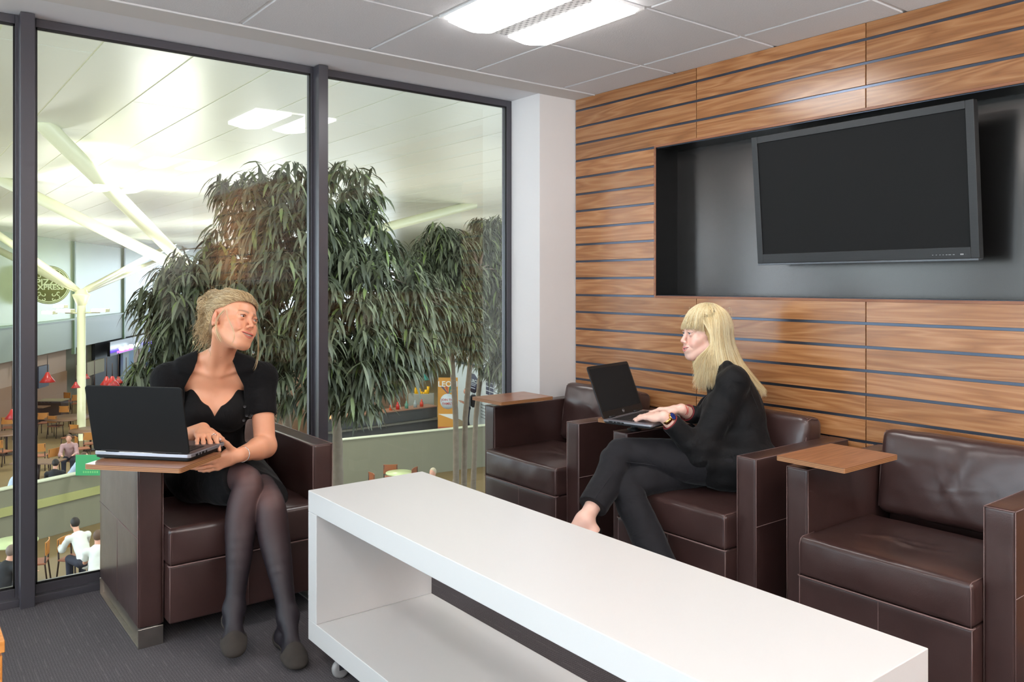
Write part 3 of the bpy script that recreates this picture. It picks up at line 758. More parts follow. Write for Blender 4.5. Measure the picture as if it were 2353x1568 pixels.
# ---- parapets
def parapet(name,pa,pb,ztop,label,zb=ZF,th=.18,endcap=False):
    a=Vector(pa);b=Vector(pb);d=(b-a);d.z=0;d.normalize();n=Vector((d.y,-d.x,0))
    if n.dot(a)>0:n=-n
    r=thing(name,label,'parapet',(a.x,a.y,zb))
    def bx(nm,z0,z1,o,t,mat):
        mb=MB();vs=[]
        for z in(z0-zb,z1-zb):
            for q in(a+n*o,b+n*o,b-n*t,a-n*t):vs.append((q.x-a.x,q.y-a.y,z))
        mb.add(vs,[(0,1,2,3),(4,5,6,7),(0,1,5,4),(1,2,6,5),(2,3,7,6),(3,0,4,7)]);mb.build(nm,mat,r,.005,1)
    bx('wall_panel',zb,ztop-.03,0,th,M['parapet']);bx('coping',ztop-.03,ztop,.03,th+.03,M['rail2']);return r,bx
zt=ZF+1.36
pa=at(-70,1141,Z=zt);pb=at(330,1056,Z=zt)
r,bx=parapet('parapet_wall',pa,pb,zt,'putty coloured parapet with a lime band, seen through the left pane behind two white shirts')
bx('handrail_band',zt-.62,zt-.42,.05,.0,M['rail'])
pa=at(781,1011,Z=zt);pb=at(1180,971,Z=zt)
r,bx=parapet('parapet_wall',pa,pb,zt,'putty coloured parapet behind the round cafe table, in front of the dark counter')
pc=at(800,1034,Z=zt-.35)
# ---- green notice standing on the left parapet
q=at(203,1094,Z=zt);r=thing('notice_board','small green notice with pale lettering standing behind the left parapet','notice',(q.x,q.y+.15,zt-.02),-YAW)
mb=MB();mb.box((-.28,0,0),(.5,.02,.50));mb.build('panel',plain('notice_green',srgb(60,160,100),.5),r)
mb=MB()
for i in range(4):mb.box((-.02+i*.05,-.004,.14),(.015+i*.05,-.001,.19))
for i in range(7):mb.box((-.10+i*.055,-.004,.06),(-.065+i*.055,-.001,.11))
mb.build('faint_letters',plain('notice_print',srgb(120,196,120),.5),r)['kind']='stuff'
# ---- cafe furniture (lower hall)
M['cwood']=plain('orange_bent_plywood',srgb(192,128,60),.45);M['cdark']=plain('dark_chair_leg',srgb(56,38,32),.5);M['cseat']=plain('brown_seat_pad',srgb(150,92,66),.55);M['ctop']=plain('brown_table_top',srgb(118,88,70),.4)
def cafe_chair(label,loc,rz,grp,back=None,group_only=False):
    r=thing('cafe_chair',label,'chair',loc,rz,grp)
    mb=MB();mb.box((-.2,-.2,.44),(.2,.2,.48));mb.build('seat',M['cseat'],r,.012,1)
    mb=MB()
    n=6
    for i in range(n):
        a0=-.2+.4*i/n;a1=a0+.4/n;f=lambda x:.185+.03*(1-(x/.2)**2)
        mb.add([(a0,f(a0),.62),(a1,f(a1),.62),(a1,f(a1),.88),(a0,f(a0),.88),(a0,f(a0)+.018,.62),(a1,f(a1)+.018,.62),(a1,f(a1)+.018,.88),(a0,f(a0)+.018,.88)],[(0,1,2,3),(7,6,5,4),(3,2,6,7),(0,4,5,1),(0,3,7,4),(1,5,6,2)])
    mb.build('backrest',back or M['cwood'],r)
    for x in(-.18,.18):
        mb=MB();mb.tube([(x,-.18,.44),(x*1.08,-.21,0)],.016,6);mb.build('leg',M['cdark'],r)
        mb=MB();mb.tube([(x,.2,.86),(x,.18,.44),(x*1.08,.23,0)],.016,6);mb.build('leg',M['cdark'],r)
    return r
chair_pts=[(162,944,-.3,'orange backed cafe chair furthest back by the far wall, beside the dark box table'),
(176,950,.5,'orange backed cafe chair turned sideways just left of the far cream column'),
(103,998,.2,'orange backed cafe chair beside the grey post, left of the round brown table'),
(127,1006,-.1,'orange backed cafe chair with its back to the round brown table, second from the post'),
(152,980,.1,'orange backed cafe chair at the left edge of the round brown table'),
(160,1035,2.9,'olive lit cafe chair in front of the round brown table'),
(190,1062,-.9,'cafe chair with pale peach back, nearest the laptop lid'),
(207,1050,.4,'dark cafe chair half hidden by the laptop lid'),
(92,1080,.3,'orange backed cafe chair against the grey post above the parapet'),
(114,1094,1.2,'orange cafe chair turned sideways above the parapet, right of the one at the post'),
(20,1010,.3,'cafe chair seen through the leftmost pane, upper one'),(8,1070,-.3,'cafe chair seen through the leftmost pane, lower one')]
for px,py,rz,l in chair_pts:
    q=at(px,py,Z=ZF);cafe_chair(l,q,-YAW+PI+rz*1.0,'cafe chairs in the restaurant below',M['cwood'])
def cafe_table(label,px,py,rad,mat,h=.75,sq=None,name='cafe_table'):
    q=at(px,py,Z=ZF);r=thing(name,label,'table',q,-YAW)
    mb=MB()
    if sq:mb.box((-sq[0]/2,-sq[1]/2,h-.03),(sq[0]/2,sq[1]/2,h))
    else:mb.lathe([(0,h-.03),(rad,h-.03),(rad,h),(0,h)],32)
    mb.build('tabletop',mat,r)
    mb=MB();mb.tube([(0,0,.02),(0,0,h-.03)],.035,8);mb.build('pedestal',M['cdark'],r)
    mb=MB();mb.lathe([(0,0),(.24,0),(.24,.02),(0,.03)],20);mb.build('foot',M['cdark'],r)
    return r
cafe_table('round brown cafe table in front of the far cream column',162,1003,.9,M['ctop'])
cafe_table('brown cafe table partly behind the top of the laptop lid',208,1035,.7,M['ctop'])
cafe_table('square brown cafe table above the parapet beside the grey post',88,1118,.5,M['ctop'],sq=(1.3,.7))
cafe_table('small brown cafe table against the grey post, by the orange chairs',86,975,.4,M['ctop'],sq=(.8,.6))
cafe_table('round brown cafe table in the leftmost pane',15,1045,.6,M['ctop'])
q=at(122,968,Z=ZF);r=thing('service_station','dark box shaped waiter station with a pale top by the far wall','cabinet',q,-YAW)
mb=MB();mb.box((-.5,-.3,0),(.5,.3,.9));mb.build('body',M['cdark'],r);mb=MB();mb.box((-.53,-.33,.9),(.53,.33,.94));mb.build('top',plain('pale_top',srgb(150,140,112),.4),r)
# near the window on the right: pale green round table and chairs
pale=plain('pale_green_table',srgb(196,208,156),.35)
cafe_table('round pale green cafe table in front of the right parapet',918,1148,.38,pale)
orb=plain('rust_plywood',srgb(150,88,56),.5)
for px,py,rz,l in((898,1135,PI+.1,'rust brown chair behind the pale green round table'),(838,1165,-1.0,'rust brown chair left of the pale green round table'),(968,1150,1.3,'rust brown chair right of the pale green round table'),(905,1185,.0,'rust brown chair in front of the pale green round table')):
    cafe_chair(l,at(px,py,Z=ZF),-YAW+rz,'rust chairs at the pale green table',orb)
for px,py,rz,l in((83,1345,-1.2,'tan bent plywood chair at the left edge of the middle pane, near the floor'),(168,1335,1.4,'tan chair carrying the man in the white shirt')):
    cafe_chair(l,at(px,py,Z=ZF),-YAW+rz,'chairs near the window below',M['cwood'])
cafe_table('pale table between the diners in the leftmost pane',30,1330,.45,pale)
# ---- pendant lamps
redm=plain('red_enamel',srgb(176,44,42),.3);tealm=plain('teal_enamel',srgb(20,130,118),.35)
def pendant(label,px,py,d,r0,mat,lit=True,zl=.0):
    q=at(px,py,d=d);r=thing('pendant_lamp',label,'pendant lamp',q,0,'pendant lamps in the hall')
    mb=MB();mb.lathe([(r0*.12,r0*1.35),(r0*.2,r0*1.3),(r0*.45,r0*.75),(r0,0),(r0*.96,-.01),(r0*.4,r0*.72)],20);mb.build('shade',mat,r)
    mb=MB();mb.tube([(0,0,r0*1.3),(0,0,-1.35-q.z if q.z<-1.6 else 1.2)],.015,5);mb.build('cord',M['cdark'],r)
    if lit:
        mb=MB();mb.lathe([(0,-.02),(r0*.5,0),(r0*.5,.06),(0,.1)],12);mb.build('bulb',emit('warm_bulb',(1,.78,.5,1),14),r)
for px,py,d,r0,l in((109,878,30,.27,'lit dark red pendant lamp hanging nearest the grey post'),(174,891,30,.16,'small red pendant lamp left of the far column'),(199,870,33,.14,'small red pendant lamp right of the far column, upper'),(217,905,28,.2,'red pendant lamp just above the laptop lid'),(245,884,29,.22,'left red pendant lamp of the cluster under the fascia'),(258,887,27,.24,'middle red pendant lamp of the cluster under the fascia'),(272,880,31,.18,'right red pendant lamp of the cluster under the fascia'),(290,903,29,.2,'red pendant lamp beside the black sleeve of the seated woman'),(789,874,24,.32,'large red pendant lamp showing through the leaves right of the grey post'),(28,962,26,.22,'pendant lamp low in the leftmost pane')):
    pendant(l,px,py,d,r0,redm,px in(109,28))
pendant('teal pendant lamp over the counter left of the orange banner',975,873,30,.19,tealm,False)
# ---- dark serving counter
za=ZF+1.12
a=at(740,966,Z=za);b=at(1006,934,Z=za)
d=(b-a).normalized();n=Vector((d.y,-d.x,0));
if n.dot(a)>0:n=-n
r=thing('serving_counter','long dark grey serving counter behind the right parapet','counter',(a.x,a.y,ZF))
def cbx(nm,z0,z1,o0,o1,mat,parent,s0=0,s1=None):
    L=(b-a).length;s1=L if s1 is None else s1;mb=MB();vs=[]
    for z in(z0,z1):
        for q in(a+d*s0+n*o0,a+d*s1+n*o0,a+d*s1-n*o1,a+d*s0-n*o1):vs.append((q.x-a.x,q.y-a.y,z))
    mb.add(vs,[(0,1,2,3),(4,5,6,7),(0,1,5,4),(1,2,6,5),(2,3,7,6),(3,0,4,7)]);o=mb.build(nm,mat,parent)
    return o
cm=mottled('charcoal_counter',srgb(66,66,66),srgb(80,80,80),1.5,.5)
cbx('front',.0,.62,0,.6,cm,r);cbx('ledge',.62,.68,.14,0,plain('grey_ledge',srgb(110,108,100),.4),r);cbx('upstand',.68,1.1,-.05,.6,cm,r);cbx('worktop',1.1,1.14,0,.7,plain('copper_top',srgb(150,110,90),.35),r)
L=(b-a).length
# kitchen behind: warm lit back wall, dark upper
kw=cbx('kitchen_backdrop',0,3.4,-2.6,2.7,mottled('warm_kitchen_tiles',srgb(150,120,96),srgb(120,92,74),2,.5),None,-4,L+.2);kw.location=(a.x,a.y,ZF);tag(kw,'dim brown kitchen back wall behind the dark counter','wall panel')
ov=thing('oven','glowing bread oven showing between the leaves next to the tree trunk','oven',(a.x,a.y,ZF))
cbx('oven_body',1.14,2.2,-2.0,2.5,plain('oven_steel',srgb(160,120,90),.4,.5),ov,.6,2.2)
cbx('oven_mouth',1.25,1.75,-1.97,2.0,emit('oven_glow',(1,.55,.2,1),7),ov,.75,1.6)
cols=[(200,90,50,'orange'),(190,50,44,'red'),(90,140,120,'green glass'),(210,180,80,'yellow'),(150,160,160,'grey'),(200,70,50,'vermilion')]
for i,(f,(cr_,cg_,cb_,nm)) in enumerate(zip((.60,.66,.74,.42,.82,.88),cols)):
    mb=MB();mb.lathe([(0,0),(.07,0),(.07,.16),(.03,.22),(.03,.28),(0,.28)],12);o=mb.build('sauce_bottle',plain('bottle_'+nm,srgb(cr_,cg_,cb_),.3));o.location=Vector((a.x,a.y,ZF+1.14))+d*(L*f)-n*.25;tag(o,nm+' bottle standing on the dark serving counter','bottle','bottles on the serving counter')
q=at(968,905,d=33.0);mb=MB();mb.box((-.5,-.2,-1.6),(.5,.2,.0));o=mb.build('display_cabinet',plain('steel_grey_cabinet',srgb(150,150,140),.4));o.location=q;o.rotation_euler=(0,0,-YAW);tag(o,'grey steel cabinet behind the counter left of the orange banner','cabinet')
q2=Vector((q.x,q.y,q.z));mb=MB()
for i in range(7):mb.tube([(-.22+i*.08,0,0),(-.25+i*.09,0,.18+.14*math.sin(i*1.1+.6))],.06,6)
o=mb.build('yellow_flowers',plain('yellow_petals',srgb(238,180,20),.6));o.location=q2+Vector((.0,0,.0));o.rotation_euler=(0,0,-YAW);tag(o,'bright yellow bunch standing on the grey steel cabinet','flowers')
# ---- roll-up banner
d0=31.5;ql=at(1006,868,d=d0);qr=at(1043,868,d=d0)
r=thing('roller_banner','orange roller banner lettered LEON, JOIN THE FAMILY, between counter and tree trunk','banner',(ql.x,ql.y,ZF))
bx_=Vector((cY,-sY,0));BMx=Matrix((bx_,Vector((0,0,1)),bx_.cross(Vector((0,0,1))))).transposed().to_4x4()
r.matrix_world=Matrix.Translation((ql.x,ql.y,ZF))@BMx
Bh=ql.z-ZF;Bw=.78
mb=MB();mb.box((0,.05,-.01),(Bw,Bh,0));mb.build('sheet',plain('banner_orange',srgb(208,146,62),.6),r)
mb=MB();mb.box((0,0,-.12),(Bw,.08,.06));mb.build('base',M['steel'],r)
wp=plain('banner_white',srgb(226,226,222),.6)
text('LEON',.30,wp,r,Matrix.Translation((Bw*.50,Bh-.26,.01)),bold=.006,ext=.004)
for i,c in enumerate(((86,80,110),(190,90,70),(60,120,110),(70,140,150))):
    mb=MB();x=.10+.18*i;mb.add([(x,Bh-.34,.003),(x+.1,Bh-.34,.003),(Bw*.52+.02,Bh-.66,.003),(Bw*.52,Bh-.66,.003)],[(0,1,2,3)]);mb.build('ray',plain('ray_%d'%i,srgb(*c),.6),r)
mb=MB();mb.lathe([(0,.0),(.30,.0),(.30,.006),(0,.006)],32,(Bw*.5,Bh-.93,0));mb.build('roundel',plain('roundel_pale',srgb(200,208,214),.6),r)
rd=plain('banner_red_text',srgb(190,80,80),.6)
text('JOIN THE',.12,rd,r,Matrix.Translation((Bw*.5,Bh-.87,.01)),bold=.002);text('FAMILY',.13,rd,r,Matrix.Translation((Bw*.5,Bh-1.02,.01)),bold=.002)
mb=MB();mb.add([(0.02,Bh-1.42,.003),(Bw-.02,Bh-1.42,.003),(Bw-.02,Bh-1.68,.003),(.5,Bh-1.60,.003)],[(0,1,2,3)]);mb.build('pale_shape',wp,r)
mb=MB();mb.box((.0,.12,.002),(.56,.42,.004));mb.build('red_block',plain('banner_red',srgb(176,88,62),.6),r)
# ---- white hoarding with round navy sign
h0=at(1035,838,d=37.0);h1=at(1185,861,d=29.5)
dd=(h1-h0);dd.z=0;HL=dd.length;dd.normalize()
HM=Matrix((dd,Vector((0,0,1)),dd.cross(Vector((0,0,1))))).transposed().to_4x4()
r=thing('site_hoarding','white hoarding with a round navy sign and COMING SOON lettering behind the slim trunks','hoarding')
hz=(h0.z+h1.z)/2
r.matrix_world=Matrix.Translation((h0.x,h0.y,ZF))@HM
hw=plain('hoarding_white',srgb(205,216,222),.6);HH=hz-ZF
mb=MB();mb.box((0,0,-.1),(HL,HH,0));mb.build('boards',hw,r)
mb=MB();mb.box((0,HH,-.1),(HL,HH+.12,.04));mb.build('top_rail',plain('hoarding_rail',srgb(60,66,78),.5),r)
mb=MB();mb.box((0,HH+.12,-.1),(HL,HH+2.9,-.02));mb.build('upper_boards',plain('hoarding_upper',srgb(198,208,212),.6),r)
def hx(px):
    u=(px-1176.5)/FPX;rx=cY*u+sY;ry=-sY*u+cY
    det=rx*(-dd.y)+dd.x*ry;t=(h0.x*(-dd.y)+dd.x*h0.y)/det
    return (Vector((rx*t,ry*t,0))-Vector((h0.x,h0.y,0))).dot(dd),t
def hy(px,py):return EYE+(652-py)/FPX*hx(px)[1]-ZF
nv=plain('navy_print',srgb(44,50,78),.6)
cx_,_t=hx(1087);cy_=hy(1087,881);mb=MB();rr_=.42
mb.lathe([(0,.0),(rr_,.0),(rr_,.01),(0,.01)],10,(0,0,0));o=mb.build('navy_disc',nv,r);o.matrix_local=Matrix.Translation((cx_,cy_,.002))@Matrix.Diagonal((1.7,1,1,1))
text('SOURCE',.2,hw,r,Matrix.Translation((cx_,cy_+.10,.02)),bold=.004,xs=1.7)
text('MARKET',.07,hw,r,Matrix.Translation((cx_,cy_-.04,.02)),xs=1.7)if 0 else None
mb=MB()
for k,(w_,yy) in enumerate(((.26,-.02),(.22,-.09),(.2,-.20))):mb.box((cx_-w_*1.5,cy_+yy-.018,.012),(cx_+w_*1.5,cy_+yy+.018,.016))
mb.build('small_print',plain('disc_print',srgb(160,170,184),.6),r)
x2,_=hx(1096);text('COMING SOON',.22,plain('grey_print',srgb(112,120,128),.6),r,Matrix.Translation((x2+.6,hy(1096,913),.01)),xs=1.6)
gp=bpy.data.materials['grey_print']
mb=MB();x3,_=hx(1125);y3=hy(1125,892)
for i in range(2):
    for j in range(4):mb.box((x3-.42+i*.46,y3+.22-j*.17,.002),(x3+.0+i*.46,y3+.36-j*.17,.006))
mb.build('stacked_notices',nv,r)
mb=MB();x4,_=hx(1150);y4=hy(1150,890)
for q0 in((x4-.7,y4-.3,x4+.8,y4-.26),(x4-.7,y4+.3,x4+.8,y4+.34),(x4-.7,y4-.3,x4-.64,y4+.34),(x4-.4,y4-.2,x4+.6,y4-.17),(x4-.4,y4-.0,x4+.6,y4+.03)):mb.box((q0[0],q0[1],.002),(q0[2],q0[3],.006))
for j in range(5):mb.box((x2+.5,hy(1096,926)-j*.13,.002),(x2+1.6,hy(1096,926)-j*.13+.03,.006))
mb.build('frame_print',gp,r)
structure(slab('wall_right_hall',(34,20,ZF),(34.3,60,ZC),M['farpanel']))
# ---- trees
def _leaf():
    t=NT('weeping_fig_leaf');g=t.N('NewGeometry');r_=g.outputs['Random Per Island']
    c=t.ramp(r_,[(0,srgb(54,58,40)),(.5,srgb(82,86,62)),(.85,srgb(116,118,92)),(1,srgb(110,126,64))])
    b=t.bsdf(Base__Color=c,Roughness=.5);b.inputs['Transmission Weight'].default_value=0
    return t.m
M['leaf']=_leaf()
M['bark']=mottled('grey_brown_bark',srgb(98,84,70),srgb(132,118,102),14,.85,0,.4,40)
def tree(label,base_px,base_d,trunks,blobs,nleaf,leafL,seed,name='weeping_fig_tree'):
    rg=random.Random(seed)
    q0=at(base_px[0],base_px[1],d=base_d);q0.z=ZF
    r=thing(name,label,'tree',q0)
    B=[]
    for (px,py,rp,dd_) in blobs:
        c=at(px,py,d=dd_);B.append((c,rp/FPX*dd_))
    wsum=[b[1]**2.2 for b in B]
    V=[];F=[]
    nclus=nleaf//13
    tips=[]
    for _ in range(nclus):
        c,rad=rg.choices(B,wsum)[0]
        # outer shell, favouring the side seen from the window
        while True:
            v=Vector((rg.gauss(0,1),rg.gauss(0,1),rg.gauss(0,1))).normalized()
            if v.y<.55 or rg.random()<.25:break
        rr_=rad*(1-.45*rg.random()**1.6)
        tip=c+Vector((v.x*rr_,v.y*rr_*.8,v.z*rr_))
        tips.append((tip,v,c))
        out=Vector((v.x,v.y,0));out=out.normalized() if out.length>.1 else Vector((rg.uniform(-1,1),rg.uniform(-1,1),0)).normalized()
        for k in range(13):
            az=rg.uniform(-2.0,2.0);o2=Matrix.Rotation(az,3,'Z')@out
            L=leafL*rg.uniform(.7,1.15);w=L*rg.uniform(.052,.074)
            p=tip+Vector((rg.uniform(-1,1),rg.uniform(-1,1),rg.uniform(-1,1)))*leafL*.22
            dirv=(o2*rg.uniform(.5,1.1)+Vector((0,0,rg.uniform(-.5,.35)))).normalized()
            side=Vector((0,0,1)).cross(dirv);side=(side.normalized() if side.length>.01 else Vector((1,0,0)))
            side=(side+Vector((0,0,rg.uniform(-.6,.6)))).normalized()
            b=len(V);pos=p.copy();dv=dirv.copy();prof=(.12,.85,1.0,.6,.04)
            for i,wf in enumerate(prof):
                nrm=side.cross(dv)
                V.append(pos-side*w*wf);V.append(pos+nrm*w*.25*wf);V.append(pos+side*w*wf)
                dv=(dv+Vector((0,0,-rg.uniform(.30,.6)))).normalized();pos=pos+dv*(L/4)
            for i in range(4):
                a_=b+3*i;F.append((a_,a_+1,a_+4,a_+3));F.append((a_+1,a_+2,a_+5,a_+4))
    me=bpy.data.meshes.new('foliage');me.from_pydata([tuple(v-q0) for v in V],[],F);me.polygons.foreach_set('use_smooth',[True]*len(F));me.update()
    fo=link('foliage',me,M['leaf'],r);fo['kind']='stuff'
    # branches from the crown fork to a subset of tips
    mb=MB()
    tops=[]
    for tr in trunks:
        pts=[at(px,py,d=dd_) for (px,py,dd_) in tr[0]];pts=[q0+ (pts[0]-q0)*Vector((1,1,0)).length*0+Vector((pts[0].x-q0.x,pts[0].y-q0.y,0))]+pts if tr[2] else pts
        m2=MB();sm=[]
        # wobble
        for i in range(len(pts)-1):
            for k in range(6):
                f=k/6;pp=pts[i].lerp(pts[i+1],f);sm.append(pp+Vector((math.sin(pp.z*3+seed)*.012,math.cos(pp.z*4+seed)*.012,0))-q0)
        sm.append(pts[-1]-q0);m=len(sm)
        m2.tube(sm,[tr[1]*(1.15-.45*i/m)*(1+.06*math.sin(i*2.1)) for i in range(m)],10);m2.build('trunk',M['bark'],r)
        tops.append(pts[-1])
    br=MB()
    for i,(tip,v,c) in enumerate(tips):
        if i%9==0:
            t0=min(tops,key=lambda t:(t-c).length);mid=t0.lerp(tip,.5)+Vector((0,0,.12*(tip-t0).length))
            br.tube([t0-q0,mid-q0,tip-q0],[.022,.012,.004],5)
    if br.v:br.build('branches',M['bark'],r)
    return r
T1=[(600,470,95,7.6),(690,440,78,7.5),(800,440,78,7.5),(560,450,60,7.7),(830,560,85,7.6),(700,560,140,7.3),(580,600,110,7.5),(450,610,62,7.4),(400,690,85,7.2),(360,660,50,7.2),(500,700,120,7.2),(650,700,130,7.0),(780,680,120,7.1),(890,650,85,7.3),(960,690,75,7.6),(1010,690,45,7.8),(560,810,110,7.2),(700,820,110,7.0),(800,790,105,7.0),(880,790,85,7.2),(840,860,75,7.1),(780,880,60,7.2),(690,880,70,7.2),(430,760,75,7.1),(370,820,55,6.9),(325,850,38,6.9),(960,770,70,7.6),(975,815,30,7.9),(925,840,36,7.8),(620,900,50,7.3)]
tree('large drooping dark green tree filling the middle of the windows, close to the glass',(770,1100),8.2,[([(776,1110,8.2),(772,980,8.2),(760,800,8.0),(740,640,7.8)],.052,True),([(664,1060,8.6),(655,950,8.4),(640,780,8.0),(600,600,7.8)],.05,True)],T1,14000,.245,3)
T2=[(1010,545,35,11),(975,585,42,11),(1040,570,42,11),(1000,640,55,11),(1060,640,50,11.2),(1050,720,60,11),(1080,780,46,11.2),(1035,765,42,11),(1110,560,38,12),(1125,640,50,12)]
tree('slender tree to the right of the large one with two thin bare trunks',(1060,1110),12.0,[([(1048,1105,12),(1046,960,12),(1042,840,11.6),(1030,700,11.2),(1010,600,11)],.042,True),([(1066,1105,12.2),(1068,960,12.1),(1082,840,11.8),(1095,720,11.4),(1100,620,11.6)],.042,True)],T2,6200,.24,5)
T3=[(1145,525,34,12.4),(1110,520,26,12.4),(1160,590,50,12.4),(1150,680,55,12.4),(1165,770,55,12.4),(1140,820,45,12.3),(1175,850,35,12.2)]
tree('slender tree nearest the white wall with one thin leaning trunk',(1095,1112),12.6,[([(1088,1112,12.6),(1094,960,12.6),(1104,840,12.4),(1120,700,12.4),(1135,600,12.4)],.040,True)],T3,4400,.24,9)
# ================================================================ FIGURES: implicit surfaces meshed with surface nets
class Fld:
    """list of signed distance operations evaluated inside local windows"""
    def __init__(s):s.ops=[]
    def cap(s,a,b,ra,rb=None,k=.02,sq=None,mode='u',grp=0):
        s.ops.append(('cap',Vector(a),Vector(b),ra,ra if rb is None else rb,k,mode,sq));return s
    def ell(s,c,r,k=.02,Rm=None,mode='u'):
        s.ops.append(('ell',Vector(c),tuple(r) if hasattr(r,'__len__') else (r,r,r),Rm,k,mode));return s
    def chain(s,pts,rs,k=.012,mode='u'):
        for i in range(len(pts)-1):s.cap(pts[i],pts[i+1],rs[i],rs[i+1],k,mode=mode)
        return s
    def sub(s,fields,k=.006):
        """hard union of sub fields, each smoothly joined to what is there"""
        s.ops.append(('sub',fields,k));return s
    def grown(s,g):
        o=Fld()
        for op in s.ops:
            if op[0]=='cap':o.ops.append(('cap',op[1],op[2],op[3]+g,op[4]+g)+op[5:])
            elif op[0]=='ell':o.ops.append(('ell',op[1],tuple(x+g for x in op[2]))+op[3:])
            else:o.ops.append(('sub',[f.grown(g) for f in op[1]],op[2]))
        return o
    def xf(s,Mx,sc=1.0):
        o=Fld();R3=Mx.to_3x3()
        for op in s.ops:
            if op[0]=='cap':o.ops.append(('cap',Mx@op[1],Mx@op[2],op[3]*sc,op[4]*sc,op[5]*sc)+op[6:])
            elif op[0]=='ell':
                Rm=op[3] if op[3] is not None else Matrix.Identity(3)
                o.ops.append(('ell',Mx@op[1],tuple(x*sc for x in op[2]),(R3.normalized()@Rm),op[4]*sc,op[5]))
            else:o.ops.append(('sub',[f.xf(Mx,sc) for f in op[1]],op[2]*sc))
        return o
    def bounds(s):
        lo=[9]*3;hi=[-9]*3
        for op in s.ops:
            if op[0]=='cap':P=[(op[1],op[3]),(op[2],op[4])]
            elif op[0]=='ell':P=[(op[1],max(op[2]))]
            else:
                P=[]
                for f in op[1]:
                    a,b=f.bounds()
                    for i in range(3):lo[i]=min(lo[i],a[i]);hi[i]=max(hi[i],b[i])
                continue
            if op[-1]=='s' or (op[0]=='cap' and op[6]=='s'):continue
            for c,r in P:
                for i in range(3):lo[i]=min(lo[i],c[i]-r);hi[i]=max(hi[i],c[i]+r)
        return lo,hi
    def _op(s,op,X,Y,Z):
        if op[0]=='cap':
            _,a,b,ra,rb,k,mode,sq=op;d=b-a;L2=max(d.length_squared,1e-12)
            px=X-a.x;py=Y-a.y;pz=Z-a.z
            t=np.clip((px*d.x+py*d.y+pz*d.z)/L2,0,1)
            qx=px-t*d.x;qy=py-t*d.y;qz=pz-t*d.z
            return np.sqrt(qx*qx+qy*qy+qz*qz)-(ra+(rb-ra)*t)
        _,c,r,Rm,k,mode=op
        px=X-c.x;py=Y-c.y;pz=Z-c.z
        if Rm is not None:
            R_=Rm.transposed()
            px,py,pz=(R_[0][0]*px+R_[0][1]*py+R_[0][2]*pz,R_[1][0]*px+R_[1][1]*py+R_[1][2]*pz,R_[2][0]*px+R_[2][1]*py+R_[2][2]*pz)
        k0=np.sqrt((px/r[0])**2+(py/r[1])**2+(pz/r[2])**2)
        k1=np.sqrt((px/r[0]**2)**2+(py/r[1]**2)**2+(pz/r[2]**2)**2)
        return k0*(k0-1)/np.maximum(k1,1e-9)
    def ev(s,X,Y,Z,F=None):
        """X,Y,Z: 1-D axes (grid). returns 3-D field"""
        if F is None:F=np.full((len(X),len(Y),len(Z)),.5,np.float32)
        for op in s.ops:
            if op[0]=='sub':
                base=F;res=None
                for f in op[1]:
                    G=f.ev(X,Y,Z);H=smin(base,G,op[2]);res=H if res is None else np.minimum(res,H)
                F=res if res is not None else base;continue
            k=op[5] if op[0]=='cap' else op[4];mode=op[6] if op[0]=='cap' else op[5]
            if op[0]=='cap':
                m=max(op[3],op[4])+k+.03;lo=[min(op[1][i],op[2][i])-m for i in range(3)];hi=[max(op[1][i],op[2][i])+m for i in range(3)]
            else:
                m=max(op[2])+k+.03;lo=[op[1][i]-m for i in range(3)];hi=[op[1][i]+m for i in range(3)]
            sl=[]
            for A,l,h in zip((X,Y,Z),lo,hi):
                i0=int(np.searchsorted(A,l));i1=int(np.searchsorted(A,h));sl.append(slice(i0,i1))
            if any(q.stop<=q.start for q in sl):continue
            x=X[sl[0]][:,None,None];y=Y[sl[1]][None,:,None];z=Z[sl[2]][None,None,:]
            G=s._op(op,x,y,z).astype(np.float32);sub=F[sl[0],sl[1],sl[2]]
            F[sl[0],sl[1],sl[2]]=smin(sub,G,k) if mode=='u' else -smin(-sub,G,k)
        return F
def fpt(f,P):
    F=None;X,Y,Z=P[:,0],P[:,1],P[:,2]
    for op in f.ops:
        if op[0]=='sub':
            res=None
            for g in op[1]:
                G=fpt(g,P);H=G if F is None else smin(F,G,op[2]);res=H if res is None else np.minimum(res,H)
            F=res;continue
        k=op[5] if op[0]=='cap' else op[4];mode=op[6] if op[0]=='cap' else op[5]
        G=f._op(op,X,Y,Z)
        if F is None:F=G
        else:F=smin(F,G,k) if mode=='u' else -smin(-F,G,k)
    return F
def fproj(f,P,off,it=6):
    e=1e-3
    for _ in range(it):
        v=fpt(f,P);g=np.stack([fpt(f,P+np.eye(3)[i]*e)-v for i in range(3)],1)/e
        g/=np.maximum(np.linalg.norm(g,axis=1),1e-6)[:,None];P=P-g*(v-off)[:,None]
    return P
def smin(a,b,k):
    if k<=1e-6:return np.minimum(a,b)
    h=np.maximum(k-np.abs(a-b),0)/k
    return np.minimum(a,b)-h*h*k*.25
